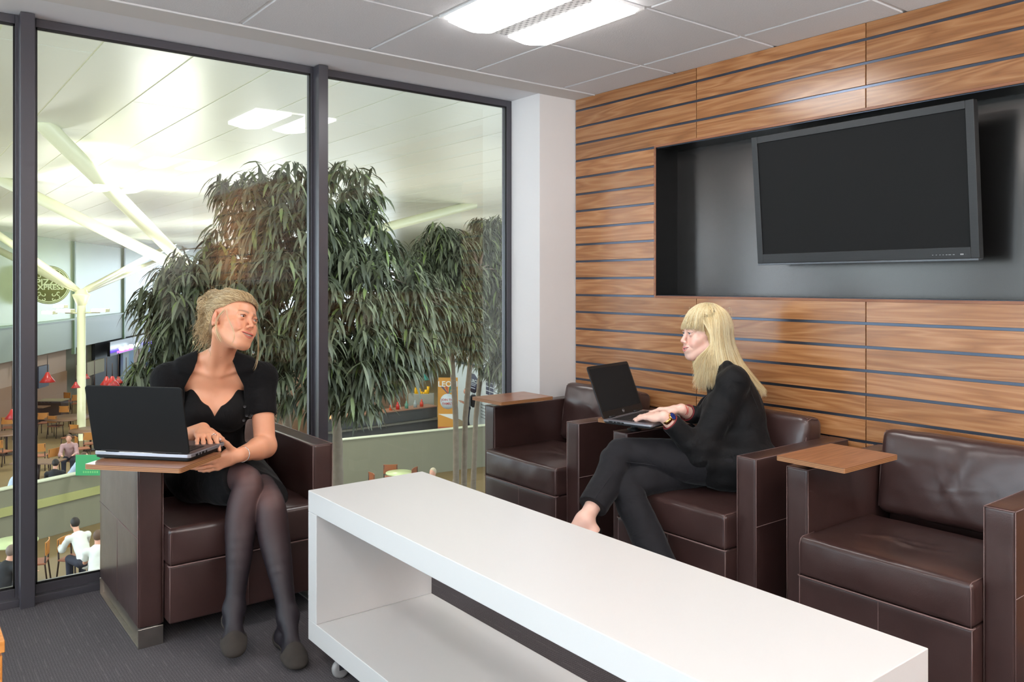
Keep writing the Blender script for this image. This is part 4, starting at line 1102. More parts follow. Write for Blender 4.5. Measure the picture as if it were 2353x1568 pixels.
def snet(F,org,h):
    ins=F<0
    nx,ny,nz=F.shape
    c=np.zeros((nx-1,ny-1,nz-1),np.int8)
    for dx in(0,1):
        for dy in(0,1):
            for dz in(0,1):c+=ins[dx:nx-1+dx,dy:ny-1+dy,dz:nz-1+dz]
    act=(c>0)&(c<8);idx=np.argwhere(act)
    vid=np.full(act.shape,-1,np.int64);vid[act]=np.arange(len(idx))
    P=np.zeros((len(idx),3));W=np.zeros(len(idx))
    I=idx[:,0];J=idx[:,1];K=idx[:,2]
    for ax in range(3):
        for u in(0,1):
            for w in(0,1):
                o=[0,0,0];o[(ax+1)%3]=u;o[(ax+2)%3]=w;e=list(o);e[ax]+=1
                a=F[I+o[0],J+o[1],K+o[2]];b=F[I+e[0],J+e[1],K+e[2]]
                m=(a<0)!=(b<0);t=np.where(m,a/np.where(m,a-b,1),0)
                for q in range(3):P[:,q]+=np.where(m,o[q]+(t if q==ax else 0),0)
                W+=m
    P=(P/W[:,None]+idx)*h+np.array(org)
    faces=[]
    for ax in range(3):
        a=[slice(None)]*3;b=[slice(None)]*3;a[ax]=slice(0,-1);b[ax]=slice(1,None)
        A=ins[tuple(a)];B=ins[tuple(b)]
        e=np.argwhere(A!=B)
        u=(ax+1)%3;w=(ax+2)%3
        ok=(e[:,u]>0)&(e[:,w]>0)&(e[:,u]<F.shape[u]-1)&(e[:,w]<F.shape[w]-1);e=e[ok]
        q=[]
        for du,dw in((-1,-1),(0,-1),(0,0),(-1,0)):
            g=e.copy();g[:,u]+=du;g[:,w]+=dw;q.append(vid[g[:,0],g[:,1],g[:,2]])
        Q=np.stack(q,1);fl=A[e[:,0],e[:,1],e[:,2]]
        Q=np.where(fl[:,None],Q,Q[:,::-1]);faces.append(Q)
    Fc=np.concatenate(faces);Fc=Fc[(Fc>=0).all(1)]
    return P,Fc
def npmesh(name,P,Fc):
    me=bpy.data.meshes.new(name);me.vertices.add(len(P));me.vertices.foreach_set('co',P.astype(np.float32).ravel())
    n=len(Fc);me.loops.add(n*4);me.loops.foreach_set('vertex_index',Fc.astype(np.int32).ravel())
    me.polygons.add(n);me.polygons.foreach_set('loop_start',np.arange(0,n*4,4,dtype=np.int32));me.polygons.foreach_set('loop_total',np.full(n,4,np.int32))
    me.polygons.foreach_set('use_smooth',np.ones(n,bool));me.update(calc_edges=True);return me
def relax(P,Fc,it=1,lam=.5):
    e=np.concatenate([Fc[:,[0,1]],Fc[:,[1,2]],Fc[:,[2,3]],Fc[:,[3,0]]]);e=np.concatenate([e,e[:,::-1]])
    for _ in range(it):
        S_=np.zeros_like(P);N_=np.zeros(len(P))
        for q in range(3):S_[:,q]=np.bincount(e[:,0],P[e[:,1],q],len(P))
        N_=np.bincount(e[:,0],minlength=len(P))
        P=P+(S_/np.maximum(N_,1)[:,None]-P)*lam
    return P
def vnormals(P,Fc):
    n=np.cross(P[Fc[:,2]]-P[Fc[:,0]],P[Fc[:,3]]-P[Fc[:,1]]);N=np.zeros_like(P)
    for k in range(4):
        for q in range(3):N[:,q]+=np.bincount(Fc[:,k],n[:,q],len(P))
    return N/np.maximum(np.linalg.norm(N,axis=1),1e-12)[:,None]
def grid_mesh(fn,lo,hi,h):
    A=[np.arange(l-2*h,u+3*h,h).astype(np.float32) for l,u in zip(lo,hi)]
    F=fn(*A);P,Fc=snet(F,[a[0] for a in A],h);return P,Fc
def join(parts):
    Ps=[];Fs=[];o=0
    for P,F in parts:Ps.append(P);Fs.append(F+o);o+=len(P)
    return np.concatenate(Ps),np.concatenate(Fs)
def setcol(me,name,col):
    a=me.color_attributes.new(name,'FLOAT_COLOR','POINT');a.data.foreach_set('color',col.astype(np.float32).ravel())
def local_np(P,Mx):
    """world points -> local of Mx (4x4 with uniform scale)"""
    m=np.array(Mx.inverted());return P@m[:3,:3].T+m[:3,3]
# ---- skin
def skin_mat(name,rough=.42):
    t=NT(name);a=t.N('Attribute',_attribute_name='pigment');v=t.coord('Object');n=t.noise(v,55,4,.6);n2=t.noise(v,900,2,.6)
    c=t.mix(t.math('MULTIPLY',n,.16),a.outputs[0],srgb(196,120,98))
    b=t.bsdf(Base__Color=c,Roughness=rough,Normal=t.bump(n2,.10,.0004))
    b.inputs['Subsurface Weight'].default_value=.12;b.inputs['Subsurface Radius'].default_value=(.012,.005,.003);b.inputs['Subsurface Scale'].default_value=.6
    return t.m
M['skin']=skin_mat('skin')
def cloth(name,c,rough=.85,sheen=.1,wr=.5,sc=9,fine=700):
    t=NT(name);v=t.coord('Object');m=t.noise(v,sc,3,.5,1.2);f=t.noise(v,fine,2,.5)
    h=t.math('ADD',t.math('MULTIPLY',m,1.0),t.math('MULTIPLY',f,.03))
    b=t.bsdf(Base__Color=t.mix(f,c,tuple(x*1.5 for x in c[:3])+(1,)),Roughness=rough,Normal=t.bump(h,wr,.02))
    b.inputs['Sheen Weight'].default_value=sheen;b.inputs['Sheen Roughness'].default_value=.4;b.inputs['Specular IOR Level'].default_value=.22
    return t.m
# ---- a head in local axes: x to the person's left, -y forward, z up, eyes at z=0
def head_field(smile=1.0,chin=1.0,fat=0.0):
    f=Fld()
    f.ell((0,.020,.034),(.0735,.094,.080),.01)
    f.ell((0,-.028,.030),(.058,.052,.048),.03)         # forehead
    f.ell((0,-.022,-.040),(.056,.058,.066),.03)        # face mass
    f.ell((0,-.048,-.070),(.036,.034,.034),.03)        # muzzle/jaw front
    f.ell((0,-.066,-.099),(.0165,.013,.0135),.02)      # chin
    for s in(-1,1):
        f.cap((s*.055,.006,-.052),(s*.018,-.060,-.098),.016,.014,.028)  # jaw line
        f.ell((s*.043,-.050,-.024),(.022,.024,.018),.022)          # cheekbone
        f.ell((s*.034,-.065,-.045),(.019,.0155,.016),.018)     # cheek apple
        f.cap((s*.010,-.083,.016),(s*.044,-.068,.017),.0075,.006,.014) # brow ridge
    for s in(-1,1):
        f.ell((s*.031,-.094,-.001),(.0175,.014,.0125),.012,mode='s')     # socket
    f.cap((0,-.083,.006),(0,-.1000,-.029),.0062,.0078,.012)   # nose bridge
    f.ell((0,-.1018,-.0335),(.0086,.0088,.0076),.006)
    for s in(-1,1):
        f.ell((s*.0105,-.0935,-.0382),(.0062,.0082,.0060),.005)
        f.ell((s*.0058,-.0985,-.0435),(.0032,.0048,.0032),.002,mode='s')
    for s in(-1,1):                                           # lids
        f.ell((s*.031,-.0735,.0),(.0142,.0142,.0135),.004)
        f.cap((s*.018,-.0862,.0062),(s*.031,-.0888,.0085),.0014,.0018,.003);f.cap((s*.031,-.0888,.0085),(s*.0445,-.0800,.005),.0018,.0014,.003)
        Re=Matrix.Rotation(s*R(14),3,'Z')
        f.ell((s*.0315,-.0880,.0004),(.0126,.0100,.0039),.0012,Re,mode='s')
    # mouth
    zc=-.0660;cz=.0066*smile;cw=.0280+.0030*smile;yl=-.0922
    f.ell((0,-.0785,zc-.003),(.033,.0160,.0175),.016)
    def lipc(x,dz,dy=0):
        t=min(1,abs(x)/cw);return (x,yl+dy+.0112*t*t,zc+cz*t*t+dz*(1-t**2.2))
    xs_=[-1,-.75,-.5,-.25,-.1,0,.1,.25,.5,.75,1]
    f.chain([lipc(q*cw,.0052-(.0012 if q==0 else 0),-.0004) for q in xs_],[.0022,.0026,.0028,.0029,.0029,.0027,.0029,.0029,.0028,.0026,.0022],.003)
    f.chain([lipc(q*cw,-.0098,.0006) for q in xs_],[.0022,.0029,.0034,.0037,.0038,.0038,.0038,.0037,.0034,.0029,.0022],.003)
    op=[lipc(q*cw,-.0022,-.003) for q in (-.93,-.62,-.3,0,.3,.62,.93)];g_=1.05;orr=[.0010*g_,.0027*g_,.0034*g_,.0036*g_,.0034*g_,.0027*g_,.0010*g_]
    for i in range(6):
        A_=Vector(op[i]);B_=Vector(op[i+1])
        for dy in(0,.004,.008):f.cap(A_+Vector((0,dy,0)),B_+Vector((0,dy,0)),orr[i],orr[i+1],.001,mode='s')
    for s in(-1,1):
        f.cap((s*.0190,-.0935,-.043),(s*.0425,-.0745,-.064),.0009,.0009,.006,mode='s')     # smile fold
        f.ell((s*cw*1.04,yl+.0075,zc+cz),(.0016,.0022,.0016),.003,mode='s')
    # ears
    for s in(-1,1):
        Re=Matrix.Rotation(s*R(18),3,'Z')@Matrix.Rotation(R(12),3,'X')
        f.ell((s*.0765,.018,-.004),(.0065,.0165,.0290),.005,Re)
        f.ell((s*.0735,.006,-.024),(.0055,.008,.010),.005,Re)
        f.ell((s*.0835,.0165,.001),(.0050,.0105,.0195),.003,Re,mode='s')
        f.ell((s*.0795,.010,-.012),(.0050,.006,.007),.003,Re,mode='s')
        f.ell((s*.0775,.004,-.010),(.0038,.0035,.006),.002,Re)
    return f
LM_LOCAL=dict(reye=(-.031,-.086,0),leye=(.031,-.086,0),nose=(0,-.114,-.034),chin=(0,-.077,-.107),mouth=(0,-.095,-.067),rcorner=(-.028,-.078,-.061),lcorner=(.028,-.078,-.061),rear=(-.080,.017,-.004),lear=(.080,.017,-.004))
def head_pigment(L,base,lip,brow,cheek,brow_w=1.0):
    """L: vertices in head space"""
    x,y,z=L[:,0],L[:,1],L[:,2];ax=np.abs(x)
    col=np.tile(np.array(base[:3]),(len(L),1))
    def blend(m,c):
        nonlocal col
        m=np.clip(m,0,1)[:,None];col=col*(1-m)+np.array(c[:3])*m
    blend(.40*np.exp(-(((ax-.040)/.020)**2+((z+.036)/.020)**2))*(y<-.03),cheek)
    blend(.35*np.exp(-((x/.014)**2+((z+.036)/.012)**2))*(y<-.09),cheek)
    blend(.5*np.exp(-(((ax-.078)/.008)**2))*(y>-.01)*(y<.045)*(z<.03)*(z>-.045),cheek)
    # lips
    zc=-.0660;cw=.0315
    t=np.clip(ax/cw,0,1);cc=zc+.0066*t**2
    zu=cc+.0092*(1-t**2.2)-.0014*np.exp(-(ax/.003)**2);zl=cc-.0145*(1-t**2.2)
    m=(z<zu)&(z>zl)&(ax<cw*.99)&(y<-.071);blend(m*.8,lip)
    yl=-.0920+.0112*t*t
    m=(ax<cw*.93)&(y>yl+.0015)&(y<-.055)&(np.abs(z-cc+.0022*(1-t**2))<.0036);blend(m*.95,(.09,.02,.02))
    # brows
    zb=.0185+.0035*np.sin(np.clip((ax-.012)/.034,0,1)*2.6)
    w=.0046*np.clip(1.15-(ax-.012)/.05,0.3,1)*brow_w
    m=np.exp(-((z-zb)/w)**2)*(ax>.011)*(ax<.047)*(y<-.04);blend(m*.85,brow)
    # lash line / lid
    m=np.exp(-((z-.0058)/.0011)**2)*(np.abs(ax-.0315)<.0130)*(y<-.070);blend(m*.7,tuple(c*.22 for c in brow[:3]))
    return np.concatenate([col,np.ones((len(L),1))],1)
def eyes(parent,Mh,sc,look,iris):
    """look: gaze direction in head space"""
    for s in(-1,1):
        g=Vector(look).normalized();c=Mh@Vector((s*.031,-.0735,0.0));r=.0122*sc
        gw=(Mh.to_3x3()@g).normalized();q=gw.to_track_quat('Z','Y').to_matrix()
        mb=MB();n=24
        rows=[(math.sin(R(a))*r,math.cos(R(a))*r,a) for a in(0,8,13,20,26,28,40,60,90,130,180)]
        vs=[];fs=[];mi=[]
        for rr,zz,a in rows:
            for k in range(n):vs.append(c+q@Vector((rr*math.cos(2*PI*k/n),rr*math.sin(2*PI*k/n),zz)))
        for i in range(len(rows)-1):
            m=0 if rows[i+1][2]<=13 else 1 if rows[i+1][2]<=26 else 3
            mb.add([vs[i*n+k] for k in range(n)]+[vs[(i+1)*n+k] for k in range(n)],[(k,n+k,n+(k+1)%n,(k+1)%n) for k in range(n)],m,True)
        o=mb.build('eye',[M['pupil'],iris,M['pupil'],M['sclera']],parent)
def teeth(parent,Mh,smile=1.0):
    mb=MB();cw=.0280+.0030*smile;n=12;w=cw*1.5/n
    for i in range(-n//2,n//2):
        a0=i*w+.00012;a1=(i+1)*w-.00012;am=(a0+a1)/2
        yf=lambda a:-.0882+.0108*(a/cw)**2
        zt=-.0660+.0066*smile*(am/cw)**2+.004;zb=zt-.0098+.0030*(abs(am)/cw)
        mb.add([Mh@Vector(p) for p in((a0,yf(a0),zt),(a1,yf(a1),zt),(a1,yf(a1),zb),(a0,yf(a0),zb),(a0,yf(a0)+.003,zt),(a1,yf(a1)+.003,zt),(a1,yf(a1)+.003,zb),(a0,yf(a0)+.003,zb))],[(0,3,2,1),(4,5,6,7),(0,4,7,3),(1,2,6,5),(3,7,6,2)],0,True)
    return mb.build('teeth',M['teeth'],parent)
M['pupil']=plain('pupil',(.004,.004,.004,1),.08);M['sclera']=plain('eye_white',srgb(188,172,168),.2);M['teeth']=plain('tooth_enamel',srgb(232,222,206),.2)
M['iris_a']=plain('hazel_iris',srgb(84,78,62),.1);M['iris_b']=plain('blue_grey_iris',srgb(92,110,120),.1)
# ---- hand: wrist at origin, +x along the fingers, z = back of the hand, y = towards the thumb (flip for the other hand)
def hand_field(curls,spread=.06,thumb=(.5,.3,.3),flip=1,sc=1.0,thumb_open=.75):
    f=Fld()
    f.cap((0,-.004*flip,0),(.030,0,.001),.019,.020,.01)
    for i,(y0,L) in enumerate(((.026,.088),(.0085,.092),(-.009,.088),(-.025,.081))):
        f.cap((.012,y0*.45*flip,0),(L,y0*flip,0.002),.0135,.0105,.012)
    f.ell((.045,0,-.003),(.040,.033,.013),.01)
    f.ell((.032,.024*flip,-.007),(.026,.015,.014),.010)     # thumb ball
    f.ell((.035,-.024*flip,-.005),(.028,.010,.012),.010)    # heel
    fingers=[]
    spec=[(.026,.088,(.040,.025,.021),.0088),(.0085,.092,(.044,.028,.022),.0091),(-.009,.088,(.040,.026,.021),.0087),(-.025,.081,(.031,.020,.018),.0077)]
    tips=[]
    for i,(y0,L,ph,r) in enumerate(spec):
        g=Fld();p=Vector((L,y0*flip,.002));ang=0;c=curls[i];az=(1.5-i)*spread*flip
        rad=[r*1.05,r*.98,r*.90,r*.76];pts=[p.copy()]
        for j in range(3):
            ang+=c[j] if hasattr(c,'__len__') else c*(1,1.1,.7)[j]
            d=Vector((math.cos(ang)*math.cos(az),math.cos(ang)*math.sin(az),-math.sin(ang)));p=p+d*ph[j];pts.append(p.copy())
        for j in range(3):g.cap(pts[j],pts[j+1],rad[j],rad[j+1],.003)
        g.ell(pts[1],r*1.04,.004);g.ell(pts[2],r*.98,.004)
        fingers.append(g);tips.append((pts[3],(pts[3]-pts[2]).normalized(),r*.76,ang))
    g=Fld();p=Vector((.022,.026*flip,-.006));a=thumb_open;pts=[p.copy()]
    d=Vector((math.cos(a),math.sin(a)*flip,-thumb[0])).normalized()
    for j,(L,b) in enumerate(((.038,0),(.030,thumb[1]),(.024,thumb[2]))):
        a-=b;d=Vector((math.cos(a),math.sin(a)*flip,-thumb[0]*(1+.2*j))).normalized();p=p+d*L;pts.append(p.copy())
    for j,(ra,rb) in enumerate(((.0135,.0112),(.0108,.0098),(.0100,.0080))):g.cap(pts[j],pts[j+1],ra,rb,.004)
    fingers.append(g);tips.append((pts[3],(pts[3]-pts[2]).normalized(),.0080,0))
    f.sub(fingers,.0075)
    return f,tips
def nails(parent,tips,Mh,up,mat,which=range(5),r_=1.0):
    """a small curved plate on each fingertip"""
    for i in which:
        p,d,r,ang=tips[i]
        dw=(Mh.to_3x3()@d).normalized();pw=Mh@p
        u=(Mh.to_3x3()@Vector((d.z*1.0,0,1) if i<4 else (0,0,1))).normalized();u=(u-dw*u.dot(dw)).normalized();w=dw.cross(u)
        mb=MB();n=6;vs=[];fs=[]
        rr=r*1.06
        for a in(-.006,.0,.005,.0085):
            sc=.8 if a<0.006 else .55
            for k in range(n+1):
                t=(k/n-.5)*2.0*sc
                vs.append(pw+dw*a+(u*math.cos(t)+w*math.sin(t))*rr*(1.0 if a<.008 else .9))
        for i2 in range(3):
            for k in range(n):
                q=i2*(n+1)+k;fs.append((q,q+1,q+n+2,q+n+1))
        mb.add(vs,fs,0,True);o=mb.build('fingernail',mat,parent);m=o.modifiers.new('s','SOLIDIFY');m.thickness=.0006;m.offset=0
def frame(o,fw,up):
    """matrix with -y along fw and z close to up"""
    y=-Vector(fw).normalized();z=Vector(up);z=(z-y*z.dot(y)).normalized();x=y.cross(z)
    return Matrix.Translation(o)@Matrix((x,y,z)).transposed().to_4x4()
def frame_x(o,xd,zd):
    x=Vector(xd).normalized();z=Vector(zd);z=(z-x*z.dot(x)).normalized();y=z.cross(x)
    return Matrix.Translation(o)@Matrix((x,y,z)).transposed().to_4x4()

def lashes(parent,Mh,mat):
    for s in(-1,1):
        mb=MB()
        for i in range(13):
            t=i/12;a=-1+2*t;x=s*.0315+a*.0125;z=.0039*(1-a*a)+.0012;y=-.0870+.0050*a*a*(1.0)+ (.0035*max(0,a*s))
            p=Vector((x,y,z));mb.tube([Mh@p,Mh@(p+Vector((a*.0010,-.0018,.0006))),Mh@(p+Vector((a*.0018,-.0030,.0022)))],[.0004,.00025,.0001],4)
        mb.build('eyelashes',mat,parent)
# ---------------------------------------------------------------- shared body pieces
def tframe(N,Pv,left):
    z=(N-Pv).normalized();x=(left-z*left.dot(z)).normalized();y=z.cross(x)
    return Matrix.Translation(N)@Matrix((x,y,z)).transposed().to_4x4()      # x: her left, -y: front, origin at the pit of the neck
def torso_field(T,Hh,sL,sR,bust=1.0,yoke=.042):
    f=Fld();R3=T.to_3x3().normalized()
    def E(c,r,k=.04):f.ell(T@Vector(c),r,k,R3)
    E((0,.030,-.170),(.118,.080,.150));E((0,.022,-Hh+.150),(.106,.078,.120));E((0,.030,-Hh+.01),(.158,.112,.105),.05)
    a=T@Vector((0,.038,-.018))
    for s_ in(sL,sR):
        f.cap(a,s_,yoke*1.1,yoke,.045)
    for s in(-1,1):
        if bust:f.ell(T@Vector((s*.060,-.050,-.160)),(.056*bust,.044*bust,.056*bust),.05)
        f.cap(T@Vector((s*.018,-.012,-.004)),T@Vector((s*.125,.012,.012)),.0075,.0065,.014)   # collar bones
        f.cap(T@Vector((s*.030,.030,.055)),T@Vector((s*.115,.035,.012)),.024,.026,.035)
    return f
def neck_field(f,T,Mh,r0=.050,r1=.052,sc=1.0):
    a=T@Vector((0,.040,-.02));b=Mh@Vector((0,.034,-.050));f.cap(a,b,r0,r1*sc,.03)
    for s in(-1,1):   # neck muscles from behind the ear to the collar bone notch
        f.cap(Mh@Vector((s*.058,.022,-.045)),T@Vector((s*.014,-.010,.0)),.012,.008,.022)
    return f
def foot_field(ank,heel,toe,w=.036,up=Vector((0,0,1))):
    f=Fld();d=(toe-heel);L=d.length;d.normalize();ball=heel+d*L*.70
    f.cap(ank,heel+Vector((0,0,.028))+d*.018,.029,.027,.02)
    f.ell(heel+d*.025+Vector((0,0,.024)),(.030,.030,.026),.02)
    q=frame_x(ball,d,up).to_3x3()
    f.cap(heel+d*.03+Vector((0,0,.026)),ball+Vector((0,0,.020)),.026,.022,.02)
    f.ell(ball+Vector((0,0,.018)),(.055,w+.004,.019),.02,q)
    f.cap(ank+d*.01,ball+Vector((0,0,.024)),.030,.018,.03)
    f.ell(heel+d*(L*.88)+Vector((0,0,.013)),(.030,w-.004,.013),.015,q)
    return f
def addf(*fs):
    o=Fld()
    for f in fs:o.ops+=f.ops
    return o
def arm_field(sh,el,wr,r=(.046,.039,.036,.026),k=.02):
    f=Fld();d=(wr-el).normalized()
    f.cap(sh,el,r[0],r[1],k);f.ell(el,(r[1]*1.0,)*3,.015)
    m=el.lerp(wr,.28);f.cap(el,m,r[1],r[2]*1.07,.02);f.cap(m,wr,r[2]*1.07,r[3],.02);return f
def limb(pts,rad,n=22):
    """one smoothly tapering limb through the joints"""
    f=Fld();m=len(pts);P=[];Rr=[]
    for i in range(n+1):
        t=i/n*(m-1);k=min(int(t),m-2);u=t-k
        p0=pts[max(k-1,0)];p1=pts[k];p2=pts[k+1];p3=pts[min(k+2,m-1)]
        c=lambda a,b,c_,d:.5*((2*b)+(-a+c_)*u+(2*a-5*b+4*c_-d)*u*u+(-a+3*b-3*c_+d)*u**3)
        P.append(Vector([c(p0[q],p1[q],p2[q],p3[q]) for q in range(3)]))
        r0=rad[max(k-1,0)];r3=rad[min(k+2,m-1)];Rr.append(c(r0,rad[k],rad[k+1],r3))
    for i in range(n):f.cap(P[i],P[i+1],Rr[i],Rr[i+1],.002)
    return f
def leg_pts(h,k,a,back):
    up=(h-k).normalized();dn=(a-k).normalized()
    return [h,h.lerp(k,.5),k+up*.055,k-(up+dn).normalized()*.0+dn*.020,k.lerp(a,.20)+back*.6,k.lerp(a,.36)+back,k.lerp(a,.58)+back*.4,k.lerp(a,.80),a]
def shell(fn_field,lo,hi,h,cut=None,name='cloth',mat=None,parent=None,rel=1,disp=None):
    def fn(X,Y,Z):
        F=fn_field.ev(X,Y,Z)
        if cut is not None:F=np.maximum(F,cut(X[:,None,None],Y[None,:,None],Z[None,None,:]).astype(np.float32))
        return F
    P,Fc=grid_mesh(fn,lo,hi,h)
    if rel:P=relax(P,Fc,rel,.5)
    if disp is not None:
        N=vnormals(P,Fc);P=P+N*disp(P,N)[:,None]
    me=npmesh(name,P,Fc);o=link(name,me,mat,parent);return o,P,Fc
def nzn(P,s,seed=0):
    x,y,z=P[:,0]*s,P[:,1]*s,P[:,2]*s
    return (np.sin(x*1.7+seed+1.3*np.sin(y*2.1+seed))+np.sin(y*2.3-seed+1.7*np.sin(z*1.9))+np.sin(z*2.9+seed*2+1.1*np.sin(x*2.7)))/3
def toM(Rm,o,s):
    m=Matrix(Rm).to_4x4();return Matrix.Translation(o)@m@Matrix.Scale(s,4)
def strands(name,paths,rad,mat,parent,n=3):
    """thin hair tubes built in numpy. paths: list of (m,3) arrays"""
    V=[];Fs=[];o=0
    for pth,r in zip(paths,rad):
        p=np.asarray(pth);m=len(p);t=np.gradient(p,axis=0);t/=np.maximum(np.linalg.norm(t,axis=1),1e-9)[:,None]
        a=np.array([.31,.52,.79]);u=np.cross(t,a);u/=np.maximum(np.linalg.norm(u,axis=1),1e-9)[:,None];w=np.cross(t,u)
        rr=r*np.clip(np.minimum(np.linspace(.6,5,m),np.linspace(5,.25,m)),0,1)
        ang=2*PI*np.arange(n)/n
        ring=p[:,None,:]+rr[:,None,None]*(u[:,None,:]*np.cos(ang)[None,:,None]+w[:,None,:]*np.sin(ang)[None,:,None])
        V.append(ring.reshape(-1,3))
        i=np.arange(m-1)[:,None];k=np.arange(n)[None,:];k2=(k+1)%n
        Fs.append(np.stack([i*n+k+o+0*k2,i*n+k2+o,(i+1)*n+k2+o,(i+1)*n+k+o],-1).reshape(-1,4));o+=m*n
    P=np.concatenate(V);Fc=np.concatenate(Fs);me=npmesh(name,P,Fc);ob=link(name,me,mat,parent);return ob
def hair_mat(name,stops,rough=.36):
    t=NT(name);g=t.N('NewGeometry');r_=g.outputs['Random Per Island'];v=t.coord();n=t.noise(v,26,3,.5)
    c=t.ramp(t.math('ADD',t.math('MULTIPLY',r_,.75),t.math('MULTIPLY',n,.3)),stops)
    b=t.bsdf(Base__Color=c,Roughness=rough);b.inputs['Specular IOR Level'].default_value=.55;b.inputs['Sheen Weight'].default_value=.15
    return t.m
BLACK=srgb(22,21,22)
M['dress']=cloth('black_dress_jersey',srgb(11,10,11),.8,.04,.3,11)
M['cardi']=cloth('black_fine_knit',srgb(13,12,13),.92,.04,.3,14,1400)
M['blazer']=cloth('black_suiting',srgb(14,13,14),.72,.06,.5,10,900)
M['trouser']=cloth('charcoal_suiting',srgb(25,24,27),.78,.08,.4,8,900)
def _tights():
    t=NT('sheer_black_tights');a=t.N('Attribute',_attribute_name='stretch');lw=t.N('LayerWeight',Blend=.42)
    f=t.math('MULTIPLY',t.math('SUBTRACT',1.0,lw.outputs['Facing']),a.outputs['Fac'],clamp=True)
    c=t.mix(f,srgb(22,19,28),srgb(142,98,88));v=t.coord();n=t.noise(v,1500,2)
    b=t.bsdf(Base__Color=c,Roughness=.55,Normal=t.bump(n,.1,.0005));return t.m
M['tights']=_tights()
M['suede']=mottled('worn_taupe_suede',srgb(38,34,31),srgb(62,55,49),26,.9,0,.3,300)
M['lining']=plain('tan_shoe_lining',srgb(120,108,92),.6)
M['silver']=plain('silver_jewellery',srgb(214,212,210),.18,1)
M['gold']=plain('gold_metal',srgb(206,160,96),.2,1)
M['red_cord']=plain('red_cord',srgb(206,52,38),.6)
M['nail']=plain('pale_nail_varnish',srgb(238,214,214),.2)
# ================================================================ WOMAN IN THE BLACK DRESS
W1=thing('person','woman with pinned up curly hair, black dress and cardigan, seated by the window','person',(1.06,3.38,0))
V=Vector
Mh1=toM([[0.8866,-0.4023,0.2281],[0.3293,0.8955,0.2993],[-0.3247,-0.1903,0.9265]],at(536.6,740.9,d=3.12),1.0045)
N1=V((1.025,3.215,.953));P1=V((1.065,3.375,.53));left1=V((.949,-.315,0))
T1f=tframe(N1,P1,left1)
sL=T1f@V((.172,.042,-.050));sR=T1f@V((-.172,.042,-.050))
eL=at(609,1026,d=3.175);wL=at(550,1046,d=3.0)
eR=V((.835,3.235,.675));wR=V((.935,3.085,.757))
hipL=V((1.155,3.35,.525));hipR=V((.985,3.39,.53))
kR=at(571,1103,d=3.0);aR=at(538,1398,d=2.875);kL=at(619,1152,d=3.0);aL=at(661,1415,d=2.87)
tf=torso_field(T1f,.46,sL,sR,1.0)
hd=head_field(.95).xf(Mh1,Mh1.to_scale()[0])
nk=neck_field(Fld(),T1f,Mh1,.045,.043)
HMl=frame_x(wL,V((-.93,.10,-.20)),V((-.35,-.80,-.35)))
hl,tipsl=hand_field([.18,.20,.22,.25],.05,(-.1,.15,.1),-1,thumb_open=1.15)
hl=hl.xf(HMl,.92)
HMr=frame_x(wR,V((-.18,-.95,-.12)),V((-.05,.05,1)))
hr,tipsr=hand_field([(.25,.35,.2),(.28,.40,.2),(.26,.40,.2),(.22,.35,.2)],.11,(.25,.2,.2),1,thumb_open=.6);hr=hr.xf(HMr,.92)
legR=limb(leg_pts(hipR,kR,aR,V((-.004,.016,0))),[.084,.072,.056,.053,.057,.054,.045,.034,.030])
legL=limb(leg_pts(hipL,kL,aL,V((.002,.016,0))),[.084,.072,.056,.052,.055,.053,.044,.034,.030])
legs=Fld().sub([legR,legL],.006)
ftR=foot_field(aR,V((.992,2.925,.075)),V((.936,2.742,.030)));ftL=foot_field(aL,V((1.128,2.80,.012)),V((1.092,2.565,.010)))
armsL=arm_field(sL,eL,wL,(.047,.040,.038,.026));armsR=arm_field(sR,eR,wR,(.047,.040,.038,.026))
lap_keep=addf(tf,nk,armsL,armsR,legs,ftR,ftL)
full=addf(tf,nk,armsL,armsR,legs,ftR,ftL);full.ops+=hd.ops+hl.ops+hr.ops
def fbox(c,r):return [c[i]-r[i] for i in range(3)],[c[i]+r[i] for i in range(3)]
def body_mesh(full,boxes,coarse_lo,coarse_hi,hc):
    """coarse body with fine windows (head, hands) cut from the same field and joined"""
    parts=[]
    for (lo,hi,h) in boxes:
        def fn(X,Y,Z):return full.ev(X,Y,Z)
        A=[np.arange(l,u,h).astype(np.float32) for l,u in zip(lo,hi)]
        F=full.ev(*A);P,Fc=snet(F,[a[0] for a in A],h);P=relax(P,Fc,1,.35);parts.append((P,Fc))
    A=[np.arange(l,u,hc).astype(np.float32) for l,u in zip(coarse_lo,coarse_hi)]
    F=full.ev(*A);P,Fc=snet(F,[a[0] for a in A],hc);P=relax(P,Fc,1,.4)
    # drop coarse faces well inside a fine window
    ctr=P[Fc].mean(1);kill=np.zeros(len(Fc),bool)
    for (lo,hi,h) in boxes:
        m=np.ones(len(Fc),bool)
        for q in range(3):m&=(ctr[:,q]>lo[q]+hc*.9)&(ctr[:,q]<hi[q]-hc*.9)
        kill|=m
    parts.append((P,Fc[~kill]));return join(parts)
hc=Mh1@V((0,0,-.005))
boxes=[fbox(hc,(.125,.135,.165))+(.0016,),fbox(HMl@V((.085,0,0)),(.115,.085,.085))+(.0017,),fbox(HMr@V((.085,0,0)),(.085,.115,.07))+(.0017,)]
lo,hi=full.bounds();lo=[a-.02 for a in lo];hi=[a+.02 for a in hi]
P,Fc=body_mesh(full,boxes,lo,hi,.0042)
me=npmesh('body',P,Fc)
L=local_np(P,Mh1)
SK1=srgb(228,164,128);col=head_pigment(L,SK1,srgb(190,92,84),srgb(128,88,56),srgb(212,122,92))
far=(np.abs(L)>np.array([.12,.14,.16])).any(1);col[far]=np.array(SK1)
setcol(me,'pigment',col)
body1=link('body',me,M['skin'],None);body1.parent=W1;body1.location=-W1.location
def att(o,W):
    o.parent=W;o.location=o.location-W.location;return o
class _P:pass
